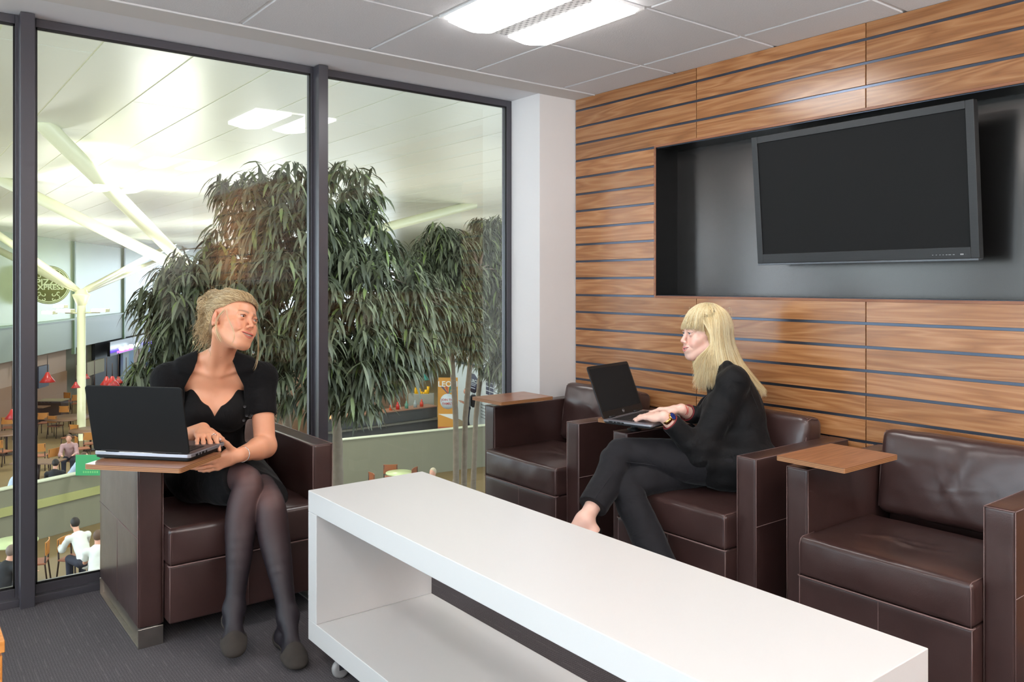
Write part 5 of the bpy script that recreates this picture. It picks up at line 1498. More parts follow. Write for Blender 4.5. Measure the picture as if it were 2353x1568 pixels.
eyes_root=body1
eyes(body1,Mh1,1.0045,(.26,-.96,-.02),M['iris_a']);teeth(body1,Mh1,.9);lashes(body1,Mh1,plain('dark_brown_lash',srgb(50,34,26),.7))
nails(body1,[(V(a)*.92,b,c*.92,d) for a,b,c,d in tipsr],HMr,V((0,0,1)),M['nail'],range(4))
nails(body1,[(V(a)*.92,b,c*.92,d) for a,b,c,d in tipsl],HMl,V((0,0,1)),M['nail'],(4,))
# ---- dress
def lc(Mx):
    m=np.array(Mx.inverted())
    def g(X,Y,Z):return (m[0,0]*X+m[0,1]*Y+m[0,2]*Z+m[0,3],m[1,0]*X+m[1,1]*Y+m[1,2]*Z+m[1,3],m[2,0]*X+m[2,1]*Y+m[2,2]*Z+m[2,3])
    return g
lT=lc(T1f)
dr=torso_field(T1f,.46,sL,sR,1.05,.040).grown(.007)
dr.ops=[op for op in dr.ops if not(op[0]=='cap')]
sk=Fld();
kRh=hipR.lerp(kR,.86);kLh=hipL.lerp(kL,.80)
sk.cap(hipR,kRh,.098,.074,.03);sk.cap(hipL,kLh,.096,.072,.04);sk.ell(P1,(.165,.125,.10),.05)
sk.cap(hipR+V((-.02,-.05,-.045)),kRh+V((-.03,.02,-.055)),.050,.045,.04)   # cloth fallen beside the thigh
sk.cap(hipL+V((.04,-.05,-.01)),kLh+V((.075,.02,-.02)),.06,.040,.04)
drs=addf(dr,sk)
ddR=(kR-hipR).normalized();ddL=(kL-hipL).normalized()
pR=hipR.lerp(kR,.88);pL=hipL.lerp(kL,.93)
def dcut(X,Y,Z):
    x,y,z=lT(X,Y,Z)
    ax=np.abs(x)
    zn=-.155+np.where(ax<.022,ax*1.9,.042+(ax-.022)*.62)
    top=np.where(y<.02,z-zn,z+.04)
    a=(X-pR.x)*ddR.x+(Y-pR.y)*ddR.y+(Z-pR.z)*ddR.z+.25*(Z-pR.z)
    dist=np.sqrt((X-kR.x)**2+(Y-kR.y)**2+(Z-kR.z)**2)
    hem=a
    seat=.433-Z
    return np.maximum(np.maximum(top,hem),seat)
def wr1(P,N):
    w=nzn(P,16,1)*.0028+nzn(P,38,3)*.0012
    thigh=(P[:,2]<.70)
    q=P[:,0]*26+P[:,1]*-10+P[:,2]*34
    return w+np.where(thigh,.0032*np.sin(q+2*np.sin(P[:,1]*12)),.0016*np.sin(P[:,2]*70+3*np.sin(P[:,0]*14)))
lo,hi=drs.bounds()
o,_,_=shell(drs,[a-.01 for a in lo],[a+.01 for a in hi],.0036,dcut,'dress',M['dress'],None,1,wr1);att(o,W1)
# ---- cardigan
ca=torso_field(T1f,.46,sL,sR,1.02,.044).grown(.0125)
for (s_,e_) in((sL,eL),(sR,eR)):
    ca.cap(s_,s_.lerp(e_,.50),.056,.0535,.03);ca.ell(s_+V((0,0,-.004)),(.054,.054,.050),.04)
def ccut(X,Y,Z):
    x,y,z=lT(X,Y,Z)
    w=np.where(z>.05,.064,np.where(z>-.06,.064+(.05-z)/.11*.046,.110))
    xc=np.where(z<-.06,np.clip((-.06-z)*.04,0,.02),0)
    opening=np.where(y<.035,w-np.abs(x+.004-xc),-1.0)
    nk_=1-np.sqrt((x/.070)**2+((y-.038)/.062)**2);nk_=np.where(z>.0,nk_*.06,-1)
    low=-(z+.40)
    c=np.maximum(np.maximum(opening,nk_),low)
    for s_,e_ in((sL,eL),(sR,eR)):
        d=(e_-s_).normalized();q=s_.lerp(e_,.56)
        a=(X-q.x)*d.x+(Y-q.y)*d.y+(Z-q.z)*d.z
        near=(X-q.x)**2+(Y-q.y)**2+(Z-q.z)**2<.085**2
        c=np.maximum(c,np.where(near,a,-1))
    return c
def wr2(P,N):
    w=nzn(P,22,5)*.0016
    for s_,e_ in((sL,eL),(sR,eR)):
        d=np.linalg.norm(P-np.array(s_+V((0,0,.03))),axis=1)
        ang=np.arctan2(P[:,2]-s_.z,(P[:,0]-s_.x)+.3*(P[:,1]-s_.y))
        w+=.0013*np.exp(-(d/.06)**2)*np.sin(ang*22)
    return w
lo,hi=ca.bounds();hi[2]=1.06
o,_,_=shell(ca,[a-.01 for a in lo],[a+.01 for a in hi],.0030,ccut,'cardigan',M['cardi'],None,1,wr2);att(o,W1);card=o
# sleeve hem ribs and buttons
# buttons down the cardigan edge on her left
def on_surface(F,p,d,n=40):
    """march from p along d until the field is entered"""
    q=V(p);go=0
    for _ in range(n):
        v=float(fpt(F,np.array([list(q)]))[0])
        if v<.0004:return q
        st=max(v*.7,.0005);q=q+V(d)*st;go+=st
        if go>.9:break
    return V(fproj(F,np.array([list(V(p)+V(d)*.35)]),0.0,12)[0])
bm_=plain('black_shell_button',srgb(30,30,32),.2)
tocam=V((-.315,-.949,0))
for i,(px,py) in enumerate(((562,935),(567,956),(569,976),(569,996),(567,1016))):
    p=at(px,py,d=2.75);d=(p-V((0,0,EYE))).normalized();q=on_surface(ca,p,d,200)
    mb=MB();mb.lathe([(0,.0005),(.0035,.0005),(.0052,.0012),(.0058,.0030),(.0050,.0036),(.0042,.0030),(.0038,.0024),(0,.0022)],16,(0,0,0),0,(-d).to_track_quat('Z','Y').to_matrix().to_4x4());b=mb.build('button',bm_,card);b.location=q-d*.001
# ---- tights
tg=addf(legs,ftR,ftL).grown(.0022)
def tcut(X,Y,Z):
    a=(X-hipR.x)*ddR.x+(Y-hipR.y)*ddR.y+(Z-hipR.z)*ddR.z;return .12-a
lo,hi=tg.bounds()
def tfn(X,Y,Z):return np.maximum(tg.ev(X,Y,Z),tcut(X[:,None,None],Y[None,:,None],Z[None,None,:]).astype(np.float32))
P,Fc=grid_mesh(tfn,[a-.01 for a in lo],[a+.01 for a in hi],.0034);P=relax(P,Fc,2,.4);me=npmesh('tights',P,Fc)
st=np.zeros(len(P))
for k,a in((kR,aR),(kL,aL)):
    d=np.linalg.norm(P-np.array(k),axis=1);zz=np.clip((P[:,2]-.12)/(.55-.12),0,1)
    st=np.maximum(st,np.exp(-(d/.070)**2)*.62)
    st=np.maximum(st,.03+.27*zz**2)
setcol(me,'stretch',np.stack([st,st,st,np.ones_like(st)],1));o=link('tights',me,M['tights']);att(o,W1)
# ---- ballet flats
for ft,an,toe,heel,px in((foot_field(aR,V((.992,2.925,.075)),V((.936,2.742,.030))),aR,V((.936,2.742,.030)),V((.992,2.925,.075)),0),(foot_field(aL,V((1.128,2.80,.012)),V((1.092,2.565,.010))),aL,V((1.092,2.565,.010)),V((1.128,2.80,.012)),1)):
    s=ft.grown(.0052);d=(toe-heel).normalized();Lf=(toe-heel).length
    def scut(X,Y,Z,d=d,heel=heel,Lf=Lf):
        a=(X-heel.x)*d.x+(Y-heel.y)*d.y+(Z-heel.z)*d.z;zz=Z-(heel.z+d.z*a)
        lim=np.where(a>Lf*.66,.09,.030+.028*np.clip((.03-a)/.04,0,1))
        lim=np.where(a<Lf*.66,lim-.010*np.sin(np.clip(a/(Lf*.66),0,1)*PI),lim)
        return np.maximum(zz-lim,-(zz+.006))
    lo,hi=s.bounds()
    o,_,_=shell(s,[a-.01 for a in lo],[a+.01 for a in hi],.0026,scut,'ballet_flat',M['suede'],None,1);att(o,W1)
# ---- jewellery
mb=MB();Q=frame_x(wL.lerp(eL,.10),(eL-wL),V((0,0,1)))
mb.tube([Q@V((.004*math.sin(2*PI*i/28),.031*math.cos(2*PI*i/28),.028*math.sin(2*PI*i/28)-.001)) for i in range(28)],.0019,8,0,False,True);att(mb.build('bracelet',M['silver']),W1)
mb=MB();p0=V((.088,.026,.002))*.92;Q=HMr@Matrix.Translation(p0+V((.022,.004,-.004)))
mb.tube([Q@V((0,.0098*math.cos(2*PI*i/20),.0098*math.sin(2*PI*i/20))) for i in range(20)],.0013,6,0,False,True);mb.lathe([(0,.0085),(.003,.0095),(.0036,.0115),(0,.0135)],10,(0,0,0),0,Q);att(mb.build('ring',M['silver']),W1)
# ---- pinned-up curly hair: base cap, combed strands, curls, loose wisps
HB=hair_mat('ash_blonde_hair',[(.0,srgb(104,76,48)),(.25,srgb(160,126,82)),(.55,srgb(206,174,122)),(1,srgb(240,222,182))])
HB2=hair_mat('ash_blonde_undercoat',[(.0,srgb(84,62,42)),(1,srgb(128,100,66))],.6)
rg=np.random.default_rng(4)
def hairline1(az):   # height of the hairline against azimuth (0 front), degrees
    return np.interp(np.abs(az),[0,30,50,66,80,92,103,118,150,180],[.064,.060,.050,.036,.034,.030,-.008,-.052,-.072,-.076])
scalp=Fld();scalp.ell((0,.022,.035),(.0775,.0975,.0835),.01);scalp.ell((0,-.032,.052),(.055,.047,.038),.03);scalp.ell((0,.060,-.020),(.060,.056,.060),.03)
cap=Fld();cap.ops=list(scalp.ops);cap.ell((0,.004,.066),(.060,.068,.050),.04)
bunc=[(-.022,.100,.112,.036),(-.045,.118,.088,.030),(-.030,.085,.100,.030),(.010,.078,.112,.032),(-.050,.105,.062,.034),(.015,.112,.075,.036),(-.025,.122,.030,.034),(.028,.10,.035,.03),(-.012,.040,.126,.020),(-.042,.058,.106,.022)]
for bx,by,bz,br in bunc:cap.ell((bx,by,bz),(br*1.02,br*.97,br*.84),.012)
sc_=Fld();sc_.ops=list(scalp.ops)
for bx,by,bz,br in bunc:sc_.ell((bx,by,bz),(br*.92,br*.88,br*.76),.012)
capw=sc_.xf(Mh1,1.0045);lh=lc(Mh1)
def hcut(X,Y,Z):
    x,y,z=lh(X,Y,Z);az=np.degrees(np.arctan2(np.abs(x),-(y-.02)))
    return hairline1(az)+.004-z
lo,hi=capw.bounds()
hair1,_,_=shell(capw,[a-.01 for a in lo],[a+.01 for a in hi],.0026,hcut,'hair',HB2,None,1,None);att(hair1,W1)
mw=np.array(Mh1)
def towl(a):return np.asarray(a)@mw[:3,:3].T+mw[:3,3]
def bez(ctrl,n):
    c=[np.array(x,float) for x in ctrl];t=np.linspace(0,1,n)[:,None];k=len(c)-1
    out=0
    for i,p in enumerate(c):out=out+math.comb(k,i)*t**i*(1-t)**(k-i)*p
    return out
paths=[];rad=[]
NS,NP=2600,12
az=rg.uniform(-176,176,NS);a=np.radians(az);zl=hairline1(az)+rg.uniform(0,.004,NS)
S0=np.stack([.088*np.sin(a),.02-.104*np.cos(a),zl],1)
TG=np.stack([rg.uniform(-.045,.035,NS),.100+rg.uniform(-.02,.02,NS),.080+rg.uniform(-.05,.035,NS)],1)
TG[:,0]=TG[:,0]*.6+.03*np.sign(S0[:,0])*rg.uniform(.2,1,NS)
t0=rg.uniform(0,.45,NS)*(rg.random(NS)<.55);t1=t0+rg.uniform(.45,.8,NS);t1=np.minimum(t1,1.02)
tt=t0[:,None]+(t1-t0)[:,None]*np.linspace(0,1,NP)[None,:]
Pm=S0[:,None,:]*(1-tt)[:,:,None]+TG[:,None,:]*tt[:,:,None]
c0=np.array([0,.024,.034]);dv=Pm-c0;Pm=c0+dv/np.linalg.norm(dv,axis=2)[:,:,None]*.105
# gentle wave across the flow
lat=np.cross(TG-S0,dv[:,0,:]);lat/=np.linalg.norm(lat,axis=1)[:,None]
ph=rg.uniform(0,6.28,NS);am=rg.uniform(.0006,.0026,NS)
Pm=Pm+lat[:,None,:]*(am[:,None]*np.sin(ph[:,None]+tt*9))[:,:,None]
off=(rg.uniform(-.001,.0045,NS)[:,None]+.0012*np.sin(ph[:,None]*2+tt*12))*np.clip(tt*5+.15,0,1)
Q_=Pm.reshape(-1,3)
w_=np.clip(tt.reshape(-1)*4.0,0,1)[:,None]
A_=fproj(scalp,Q_.copy(),np.full(len(Q_),.0005)+off.reshape(-1)*.4);B_=fproj(cap,Q_.copy(),off.reshape(-1))
Pm=(A_*(1-w_)+B_*w_).reshape(NS,NP,3)
for i in range(NS):paths.append(towl(Pm[i]));rad.append(rg.uniform(.00045,.0010))
# curls in the bun
for i in range(1100):
    bx,by,bz,br=bunc[rg.integers(len(bunc))];ax=rg.normal(size=3);ax/=np.linalg.norm(ax);u=np.cross(ax,[.3,.5,.8]);u/=np.linalg.norm(u);w=np.cross(ax,u)
    R0=br*rg.uniform(.90,1.10);th=rg.uniform(0,6.28);ln=rg.uniform(1.2,3.6);sh=rg.uniform(-.35,.35)*br
    t=np.linspace(0,ln,11)[:,None];rr=R0*(1-.05*t/ln*rg.uniform(0,1))
    c=np.array([bx,by,bz])+ax*sh
    paths.append(towl(c+rr*(np.cos(th+t)*u+np.sin(th+t)*w)*np.array([1.02,.97,.86])+ax*t*.0025));rad.append(rg.uniform(.0005,.0011))
def curly(c,amp,turns,ph):
    m=len(c);t=np.linspace(0,1,m);o=c.copy();o[:,0]+=amp*np.sin(ph+t*turns)*t;o[:,1]+=amp*np.cos(ph+t*turns)*t;return o
# loose curls at the nape and behind the ear
for i in range(900):
    b0=np.array([rg.uniform(-.070,.045),rg.uniform(.065,.125),rg.uniform(-.03,.07)]);ln=rg.uniform(.03,.115)*(.55+.45*rg.random())
    out=np.array([rg.uniform(-.024,.010),rg.uniform(-.015,.020),-ln])
    c=bez([b0,b0+out*.35+rg.normal(size=3)*.010,b0+out*.75+rg.normal(size=3)*.012,b0+out+rg.normal(size=3)*.008],14)
    paths.append(towl(curly(c,rg.uniform(.004,.013),rg.uniform(6,13),rg.uniform(0,6))));rad.append(rg.uniform(.0003,.0007))
for i in range(70):
    b0=np.array([rg.uniform(-.05,.03),rg.uniform(.0,.10),.12+rg.uniform(-.02,.01)]);c=bez([b0,b0+rg.normal(size=3)*.012+[0,0,.008],b0+rg.normal(size=3)*.02+[0,.01,.006]],8)
    paths.append(towl(c));rad.append(.0003)
for j in range(6):
    e=rg.normal(size=3)*.0011;c=bez([(-.066,-.032,.030)+e,(-.092,-.060,-.01)+e,(-.066,-.060,-.045)+e,(-.050,-.100,-.075)+e*1.5,(-.060,-.076,-.120)+e*2],16);paths.append(towl(c));rad.append(.0004)
    e=rg.normal(size=3)*.0014;c=bez([(.060,-.045,.030)+e,(.088,-.052,-.03)+e,(.070,-.07,-.085)+e,(.098,-.06,-.13)+e,(.064,-.072,-.185)+e*2],16)
    if j<11:paths.append(towl(c));rad.append(.0005)
for j in range(13):
    e=rg.normal(size=3)*.0022;c=bez([(-.074,-.030,.020)+e,(-.090,-.008,-.012)+e,(-.094,.0,-.035)+e,(-.078,-.012,-.075)+e,(-.060,-.02,-.10)+e*1.5],14);paths.append(towl(c));rad.append(.0006)
hs=strands('hair_strands',paths,rad,HB,hair1);hs['kind']='stuff'
# ================================================================ BLONDE WOMAN IN THE BLACK SUIT
W2=thing('person','woman with long straight blonde hair in a black trouser suit typing on a laptop','person',(2.88,2.17,0))
s2=.9961
Mh2=toM([[-0.4504,0.8921,0.0363],[-0.8925,-0.451,0.0092],[0.0246,-0.0282,0.9993]],at(1618.3,767.4,d=3.58),s2)
N2=V((2.905,2.255,.905));P2=V((2.885,2.155,.53));left2=V((-.64,-.77,0))
T2f=tframe(N2,P2,left2)
s2L=T2f@V((.152,.020,-.058));s2R=T2f@V((-.155,.035,-.045))
e2L=at(1606,1036,d=3.36);w2L=V((2.535,2.245,.752))
e2R=V((2.93,2.30,.655));w2R=V((2.70,2.295,.760))
h2L=V((2.83,2.105,.535));h2R=V((2.93,2.235,.525))
k2L=V((2.455,2.415,.585));k2R=V((2.415,2.355,.47))
a2L=V((2.185,2.345,.365));a2R=V((2.40,2.085,.10))
tf2=torso_field(T2f,.40,s2L,s2R,1.0);tf2.ops=[op for op in tf2.ops if not(op[0]=='cap' and abs(op[3]-.024)<1e-6)]
hd2=head_field(1.2).xf(Mh2,s2)
nk2=neck_field(Fld(),T2f,Mh2,.043,.044)
H2l=frame_x(w2L,V((-.06,.97,-.10)),V((-.18,-.06,1)))
hl2,tips2l=hand_field([(.22,.35,.25),(.16,.30,.2),(.14,.28,.2),(.16,.28,.2)],.05,(.25,.2,.2),-1,thumb_open=.55);hl2=hl2.xf(H2l,.93)
H2r=frame_x(w2R,V((-.42,.90,-.10)),V((.10,.10,1)))
hr2,tips2r=hand_field([(.30,.45,.3),(.28,.42,.3),(.26,.42,.3),(.24,.40,.3)],.06,(.3,.2,.2),1,thumb_open=.5);hr2=hr2.xf(H2r,.93)
leg2=Fld().sub([limb(leg_pts(h2L,k2L,a2L,V((.008,0,-.012))),[.080,.068,.052,.050,.052,.050,.042,.033,.030]),limb(leg_pts(h2R,k2R,a2R,V((.01,0,0))),[.080,.068,.052,.050,.052,.050,.042,.033,.030])],.006)
f2L=foot_field(a2L,a2L+V((.030,-.035,-.060)),a2L+V((-.155,.085,-.150)),.034);f2R=foot_field(a2R,V((2.43,2.10,.012)),V((2.22,2.10,.010)))
arm2=addf(arm_field(s2L,e2L,w2L,(.044,.038,.035,.025)),arm_field(s2R,e2R,w2R,(.044,.038,.035,.025)))
full=addf(tf2,nk2,arm2,leg2,f2L,f2R);full.ops+=hd2.ops+hl2.ops+hr2.ops
hc=Mh2@V((0,0,-.005))
boxes=[fbox(hc,(.135,.135,.165))+(.0016,),fbox(H2l@V((.085,0,0)),(.075,.115,.07))+(.0017,),fbox(H2r@V((.085,0,0)),(.095,.115,.07))+(.0017,)]
lo,hi=full.bounds();lo=[a-.02 for a in lo];hi=[a+.02 for a in hi]
P,Fc=body_mesh(full,boxes,lo,hi,.0048)
me=npmesh('body',P,Fc);L=local_np(P,Mh2)
SK2=srgb(238,196,178);col=head_pigment(L,SK2,srgb(214,118,118),srgb(120,88,66),srgb(234,150,138))
far=(np.abs(L)>np.array([.12,.14,.16])).any(1);col[far]=np.array(SK2);setcol(me,'pigment',col)
body2=att(link('body',me,M['skin']),W2)
eyes(body2,Mh2,s2,(.12,-.99,.0),M['iris_b']);teeth(body2,Mh2,1.2);lashes(body2,Mh2,plain('black_lash',srgb(24,18,16),.7))
nails(body2,[(V(a)*.93,b,c*.93,d) for a,b,c,d in tips2l],H2l,V((0,0,1)),M['nail'],range(4))
nails(body2,[(V(a)*.93,b,c*.93,d) for a,b,c,d in tips2r],H2r,V((0,0,1)),M['nail'],range(4))
# ---- trousers
tr=Fld();tr.ell(P2,(.16,.13,.10),.04)
hemL=k2L.lerp(a2L,.80);hemR=k2R.lerp(a2R,.93)
tl=limb([h2L,h2L.lerp(k2L,.5)+V((0,0,-.004)),k2L+(h2L-k2L).normalized()*.06,k2L+(a2L-k2L).normalized()*.02,k2L.lerp(a2L,.35)+V((.006,0,-.010)),hemL],[.100,.088,.070,.067,.066,.058])
trr=limb([h2R,h2R.lerp(k2R,.5),k2R+(h2R-k2R).normalized()*.06,k2R+(a2R-k2R).normalized()*.02,k2R.lerp(a2R,.4),hemR],[.096,.084,.068,.066,.067,.070])
tr.sub([tl,trr],.02)
dL=(a2L-k2L).normalized();dR=(a2R-k2R).normalized()
lo_,_h=tr.bounds()
def trcut(X,Y,Z):
    a=(X-hemL.x)*dL.x+(Y-hemL.y)*dL.y+(Z-hemL.z)*dL.z;nl=((X-hemL.x)**2+(Y-hemL.y)**2+(Z-hemL.z)**2)<.12**2
    b=(X-hemR.x)*dR.x+(Y-hemR.y)*dR.y+(Z-hemR.z)*dR.z;nr=((X-hemR.x)**2+(Y-hemR.y)**2+(Z-hemR.z)**2)<.14**2
    inner=-(((X-hemL.x)**2+(Y-hemL.y)**2+(Z-hemL.z)**2)**.5-.0)
    return np.maximum(np.where(nl,a-.002,-1),np.where(nr,b-.01,-1))
def wr3(P,N):
    w=nzn(P,15,7)*.0022
    for (h_,k_,a_) in((h2L,k2L,a2L),(h2R,k2R,a2R)):
        d=np.linalg.norm(P-np.array(k_),axis=1);dd=(a_-k_).normalized()
        s_=(P-np.array(k_))@np.array(dd)
        w+=.0040*np.exp(-((s_-.05)/.09)**2)*np.sin(s_*85+P[:,1]*40)*np.exp(-(d/.16)**2)
        # pressed crease on the front of the shin
    q=P[:,0]*40-P[:,1]*30+P[:,2]*30
    return w+.0016*np.sin(q)*np.exp(-((P[:,2]-.52)/.05)**2)
lo,hi=tr.bounds();o,_,_=shell(tr,[a-.01 for a in lo],[a+.01 for a in hi],.0034,trcut,'trousers',M['trouser'],None,1,wr3);att(o,W2);trs=o
# raised side seam along the upper thigh and shin
def seam(F,pts,parent,mat,r=.0012,cam_=V((0,0,EYE))):
    out=[]
    for p in pts:
        d=(p-cam_).normalized();q=on_surface(F,p-d*.35,d,300);out.append(q)
    mb=MB();mb.tube(out,r,5);o=mb.build('seam',mat,parent);return o
seam(tr,[at(px,py,d=3.3) for px,py in((1586,1090),(1540,1078),(1490,1068),(1440,1062))],trs,plain('seam_thread',srgb(30,29,33),.8))
seam(tr,[at(px,py,d=3.25) for px,py in((1424,1066),(1405,1092),(1388,1116),(1368,1145))],trs,bpy.data.materials['seam_thread'])
# ---- blazer
bl=torso_field(T2f,.40,s2L,s2R,1.05,.040).grown(.016)
bl.ops=[op for op in bl.ops if not (op[0]=='cap' and abs(op[3]-.040)<1e-6)]
R3=T2f.to_3x3().normalized()
bl.ell(T2f@V((0,.055,-.20)),(.145,.105,.20),.04,R3);bl.ell(T2f@V((0,.045,-.40)),(.172,.130,.13),.05,R3)
bl.cap(h2L+V((.03,.0,.01)),h2L.lerp(k2L,.26),.114,.104,.03);bl.cap(h2L+V((.02,-.05,-.04)),h2L.lerp(k2L,.22)+V((0,-.05,-.05)),.060,.054,.03)      # skirt of the jacket at her left hip
for (s_,e_,w_) in((s2L,e2L,w2L),(s2R,e2R,w2R)):
    c=e_.lerp(w_,.78);bl.cap(s_+V((0,0,-.012)),e_,.059,.056,.05);bl.cap(e_,c,.055,.041,.04)
lT2=lc(T2f)
def bcut(X,Y,Z):
    x,y,z=lT2(X,Y,Z)
    op=np.where((y<.0),(.022+np.clip((z+.28)*.17,0,.05)+np.clip((-.28-z)*.25,0,.06))-np.abs(x),-1)
    nk_=np.where(z>-.02,.058-np.sqrt(x*x+(y-.035)**2),-1)
    c=np.maximum(op,nk_)
    for e_,w_ in((e2L,w2L),(e2R,w2R)):
        d=(w_-e_).normalized();q=e_.lerp(w_,.82);a=(X-q.x)*d.x+(Y-q.y)*d.y+(Z-q.z)*d.z
        near=(X-q.x)**2+(Y-q.y)**2+(Z-q.z)**2<.08**2;c=np.maximum(c,np.where(near,a,-1))
    q=h2L.lerp(k2L,.30);dd_=(k2L-h2L).normalized();a=(X-q.x)*dd_.x+(Y-q.y)*dd_.y+(Z-q.z)*dd_.z
    low_=np.clip((.50-Z)/.07,0,1);edge=a+.045*low_**2
    for a_,b_ in((s2L,e2L),(e2L,w2L),(s2R,e2R),(e2R,w2R)):
        d_=b_-a_;t_=np.clip(((X-a_.x)*d_.x+(Y-a_.y)*d_.y+(Z-a_.z)*d_.z)/d_.length_squared,0,1)
        edge=np.where((X-a_.x-t_*d_.x)**2+(Y-a_.y-t_*d_.y)**2+(Z-a_.z-t_*d_.z)**2<.074**2,-1,edge)
    edge=np.where(Z<.64,edge,-1)
    return np.maximum(np.maximum(c,edge),.440-Z)
def wr4(P,N):
    w=nzn(P,13,2)*.0028+nzn(P,34,6)*.0012
    for (s_,e_,w_) in((s2L,e2L,w2L),(s2R,e2R,w2R)):
        d=np.linalg.norm(P-np.array(e_),axis=1);ax=np.array((e_-s_).normalized());bx=np.array((w_-e_).normalized())
        s1=(P-np.array(e_))@ax;s3=(P-np.array(e_))@bx
        w+=.0034*np.exp(-(d/.095)**2)*np.sin((s1-s3)*80+1.0+2.6*np.sin(P[:,0]*20+P[:,2]*17))*(.5+.5*nzn(P,18,3))
        d2=np.linalg.norm(P-np.array(s_),axis=1);w+=.0030*np.exp(-((d2-.08)/.06)**2)*np.sin(s1*70+P[:,1]*25)
    m=local_np(P,T2f);w+=.0046*np.exp(-((m[:,2]+.36)/.07)**2)*np.sin(m[:,2]*75+m[:,1]*16+2*np.sin(m[:,0]*10))
    return w
lo,hi=bl.bounds();o,_,_=shell(bl,[a-.012 for a in lo],[a+.012 for a in hi],.0036,bcut,'blazer',M['blazer'],None,1,wr4);att(o,W2);blz=o
# armhole seam and lapel collar roll
def ring_on(F,c,ax,r,n,parent,mat,rr=.0014,a0=0,a1=2*PI):
    ax=ax.normalized();u=ax.cross(V((0,0,1))).normalized();w=ax.cross(u);out=[]
    for i in range(n):
        a=a0+(a1-a0)*i/(n-1);d=u*math.cos(a)+w*math.sin(a);out.append(on_surface(F,c+d*r,-d,300))
    mb=MB();mb.tube(out,rr,5);return mb.build('seam',mat,parent)
axs=(s2L-T2f@V((0,.045,-.05)));ring_on(bl,s2L-axs.normalized()*.030+V((0,0,-.02)),axs,.16,30,blz,plain('blazer_seam',srgb(14,14,15),.8),.0016,-.4,PI+.6)
# red blouse at collar and cuffs
M['redblouse']=plain('red_blouse',srgb(206,52,48),.6)
rb=torso_field(T2f,.40,s2L,s2R,1.0,.042).grown(.006)
def rcut(X,Y,Z):
    x,y,z=lT2(X,Y,Z);c=np.where(y<.03,z+.055+.5*np.abs(np.abs(x)-.05)*0,z-.005);nk_=np.where(z>-.09,.042-np.sqrt(x*x+(y-.03)**2),-1);return np.maximum(np.maximum(np.maximum(c,nk_),np.abs(x)-.11),-(z+.40))
lo,hi=rb.bounds();o,_,_=shell(rb,lo,hi,.005,rcut,'blouse',M['redblouse'],None,1);att(o,W2)
for e_,w_,nm in((e2L,w2L,'a'),(e2R,w2R,'b')):
    d=(w_-e_).normalized();c=e_.lerp(w_,.83);u=d.cross(V((0,0,1))).normalized();w=d.cross(u)
    mb=MB();mb.tube([c+(u*math.cos(2*PI*i/26)+w*math.sin(2*PI*i/26))*.0345 for i in range(26)],.0032,6,0,False,True);att(mb.build('cuff',plain('dark_red_cuff_'+nm,srgb(120,28,34),.6),None),W2)
    for k in range(3):
        mb=MB()
        if nm=='b' and k<2:
            c2=w_.lerp(e_,.02+.05*k)+V((0,0,.0));mb.tube([c2+(u*math.cos(2*PI*i/24)+w*math.sin(2*PI*i/24)*.85)*.0275+d*.006*math.sin(4*PI*i/24+k) for i in range(24)],.0013,5,0,False,True);att(mb.build('cord_bracelet',M['red_cord'],None),W2)
# wrist watch with gold mesh band and blue dial on her left wrist
d=(w2L-e2L).normalized();c=w2L.lerp(e2L,.075);u=d.cross(V((0,0,1))).normalized();w=d.cross(u)
if w.z<0:w=-w
mb=MB();n=30;vs=[];fs=[]
for i in range(n):
    a=2*PI*i/n;r=u*math.cos(a)*.030+w*math.sin(a)*.0255
    for s_ in(-.008,.008):vs.append(c+r+d*s_)
for i in range(n):
    a=2*i;b=2*((i+1)%n);fs.append((a,b,b+1,a+1))
mb.add(vs,fs,0,True);wb=att(mb.build('watch_band',M['gold'],None),W2);m=wb.modifiers.new('s','SOLIDIFY');m.thickness=.0016
tc=(V((0,0,EYE))-c).normalized();o_=(w*.75+(tc-d*tc.dot(d))*.75).normalized();WM_=Matrix.Translation(c+o_*.0275)@o_.to_track_quat('Z','Y').to_matrix().to_4x4()
mb=MB();mb.lathe([(0,-.003),(.0155,-.003),(.0170,.001),(.0165,.0055),(.0145,.006)],28,(0,0,0),0,WM_);case=att(mb.build('watch_case',M['gold'],None),W2)
mb=MB();mb.lathe([(0,.0062),(.0145,.0060)],28,(0,0,0),0,WM_);dial=mb.build('watch_dial',plain('blue_dial',srgb(34,52,120),.12),case)
mb=MB();mb.box((-.0006,0,.0064),(.0006,.010,.0068),0,WM_);mb.box((0,-.0006,.0064),(.007,.0006,.0068),0,WM_);mb.build('watch_hand',M['silver'],dial)
mb=MB();Q=H2l@Matrix.Translation(V((.081,-.009*-1,.002))*.93+V((.012,0,-.002)));mb.tube([Q@V((0,.0096*math.cos(2*PI*i/20),.0096*math.sin(2*PI*i/20))) for i in range(20)],.0014,6,0,False,True);mb.lathe([(0,.009),(.003,.0095),(.0035,.0115),(0,.0130)],10,(0,0,0),0,Q);att(mb.build('ring',M['silver'],None),W2)
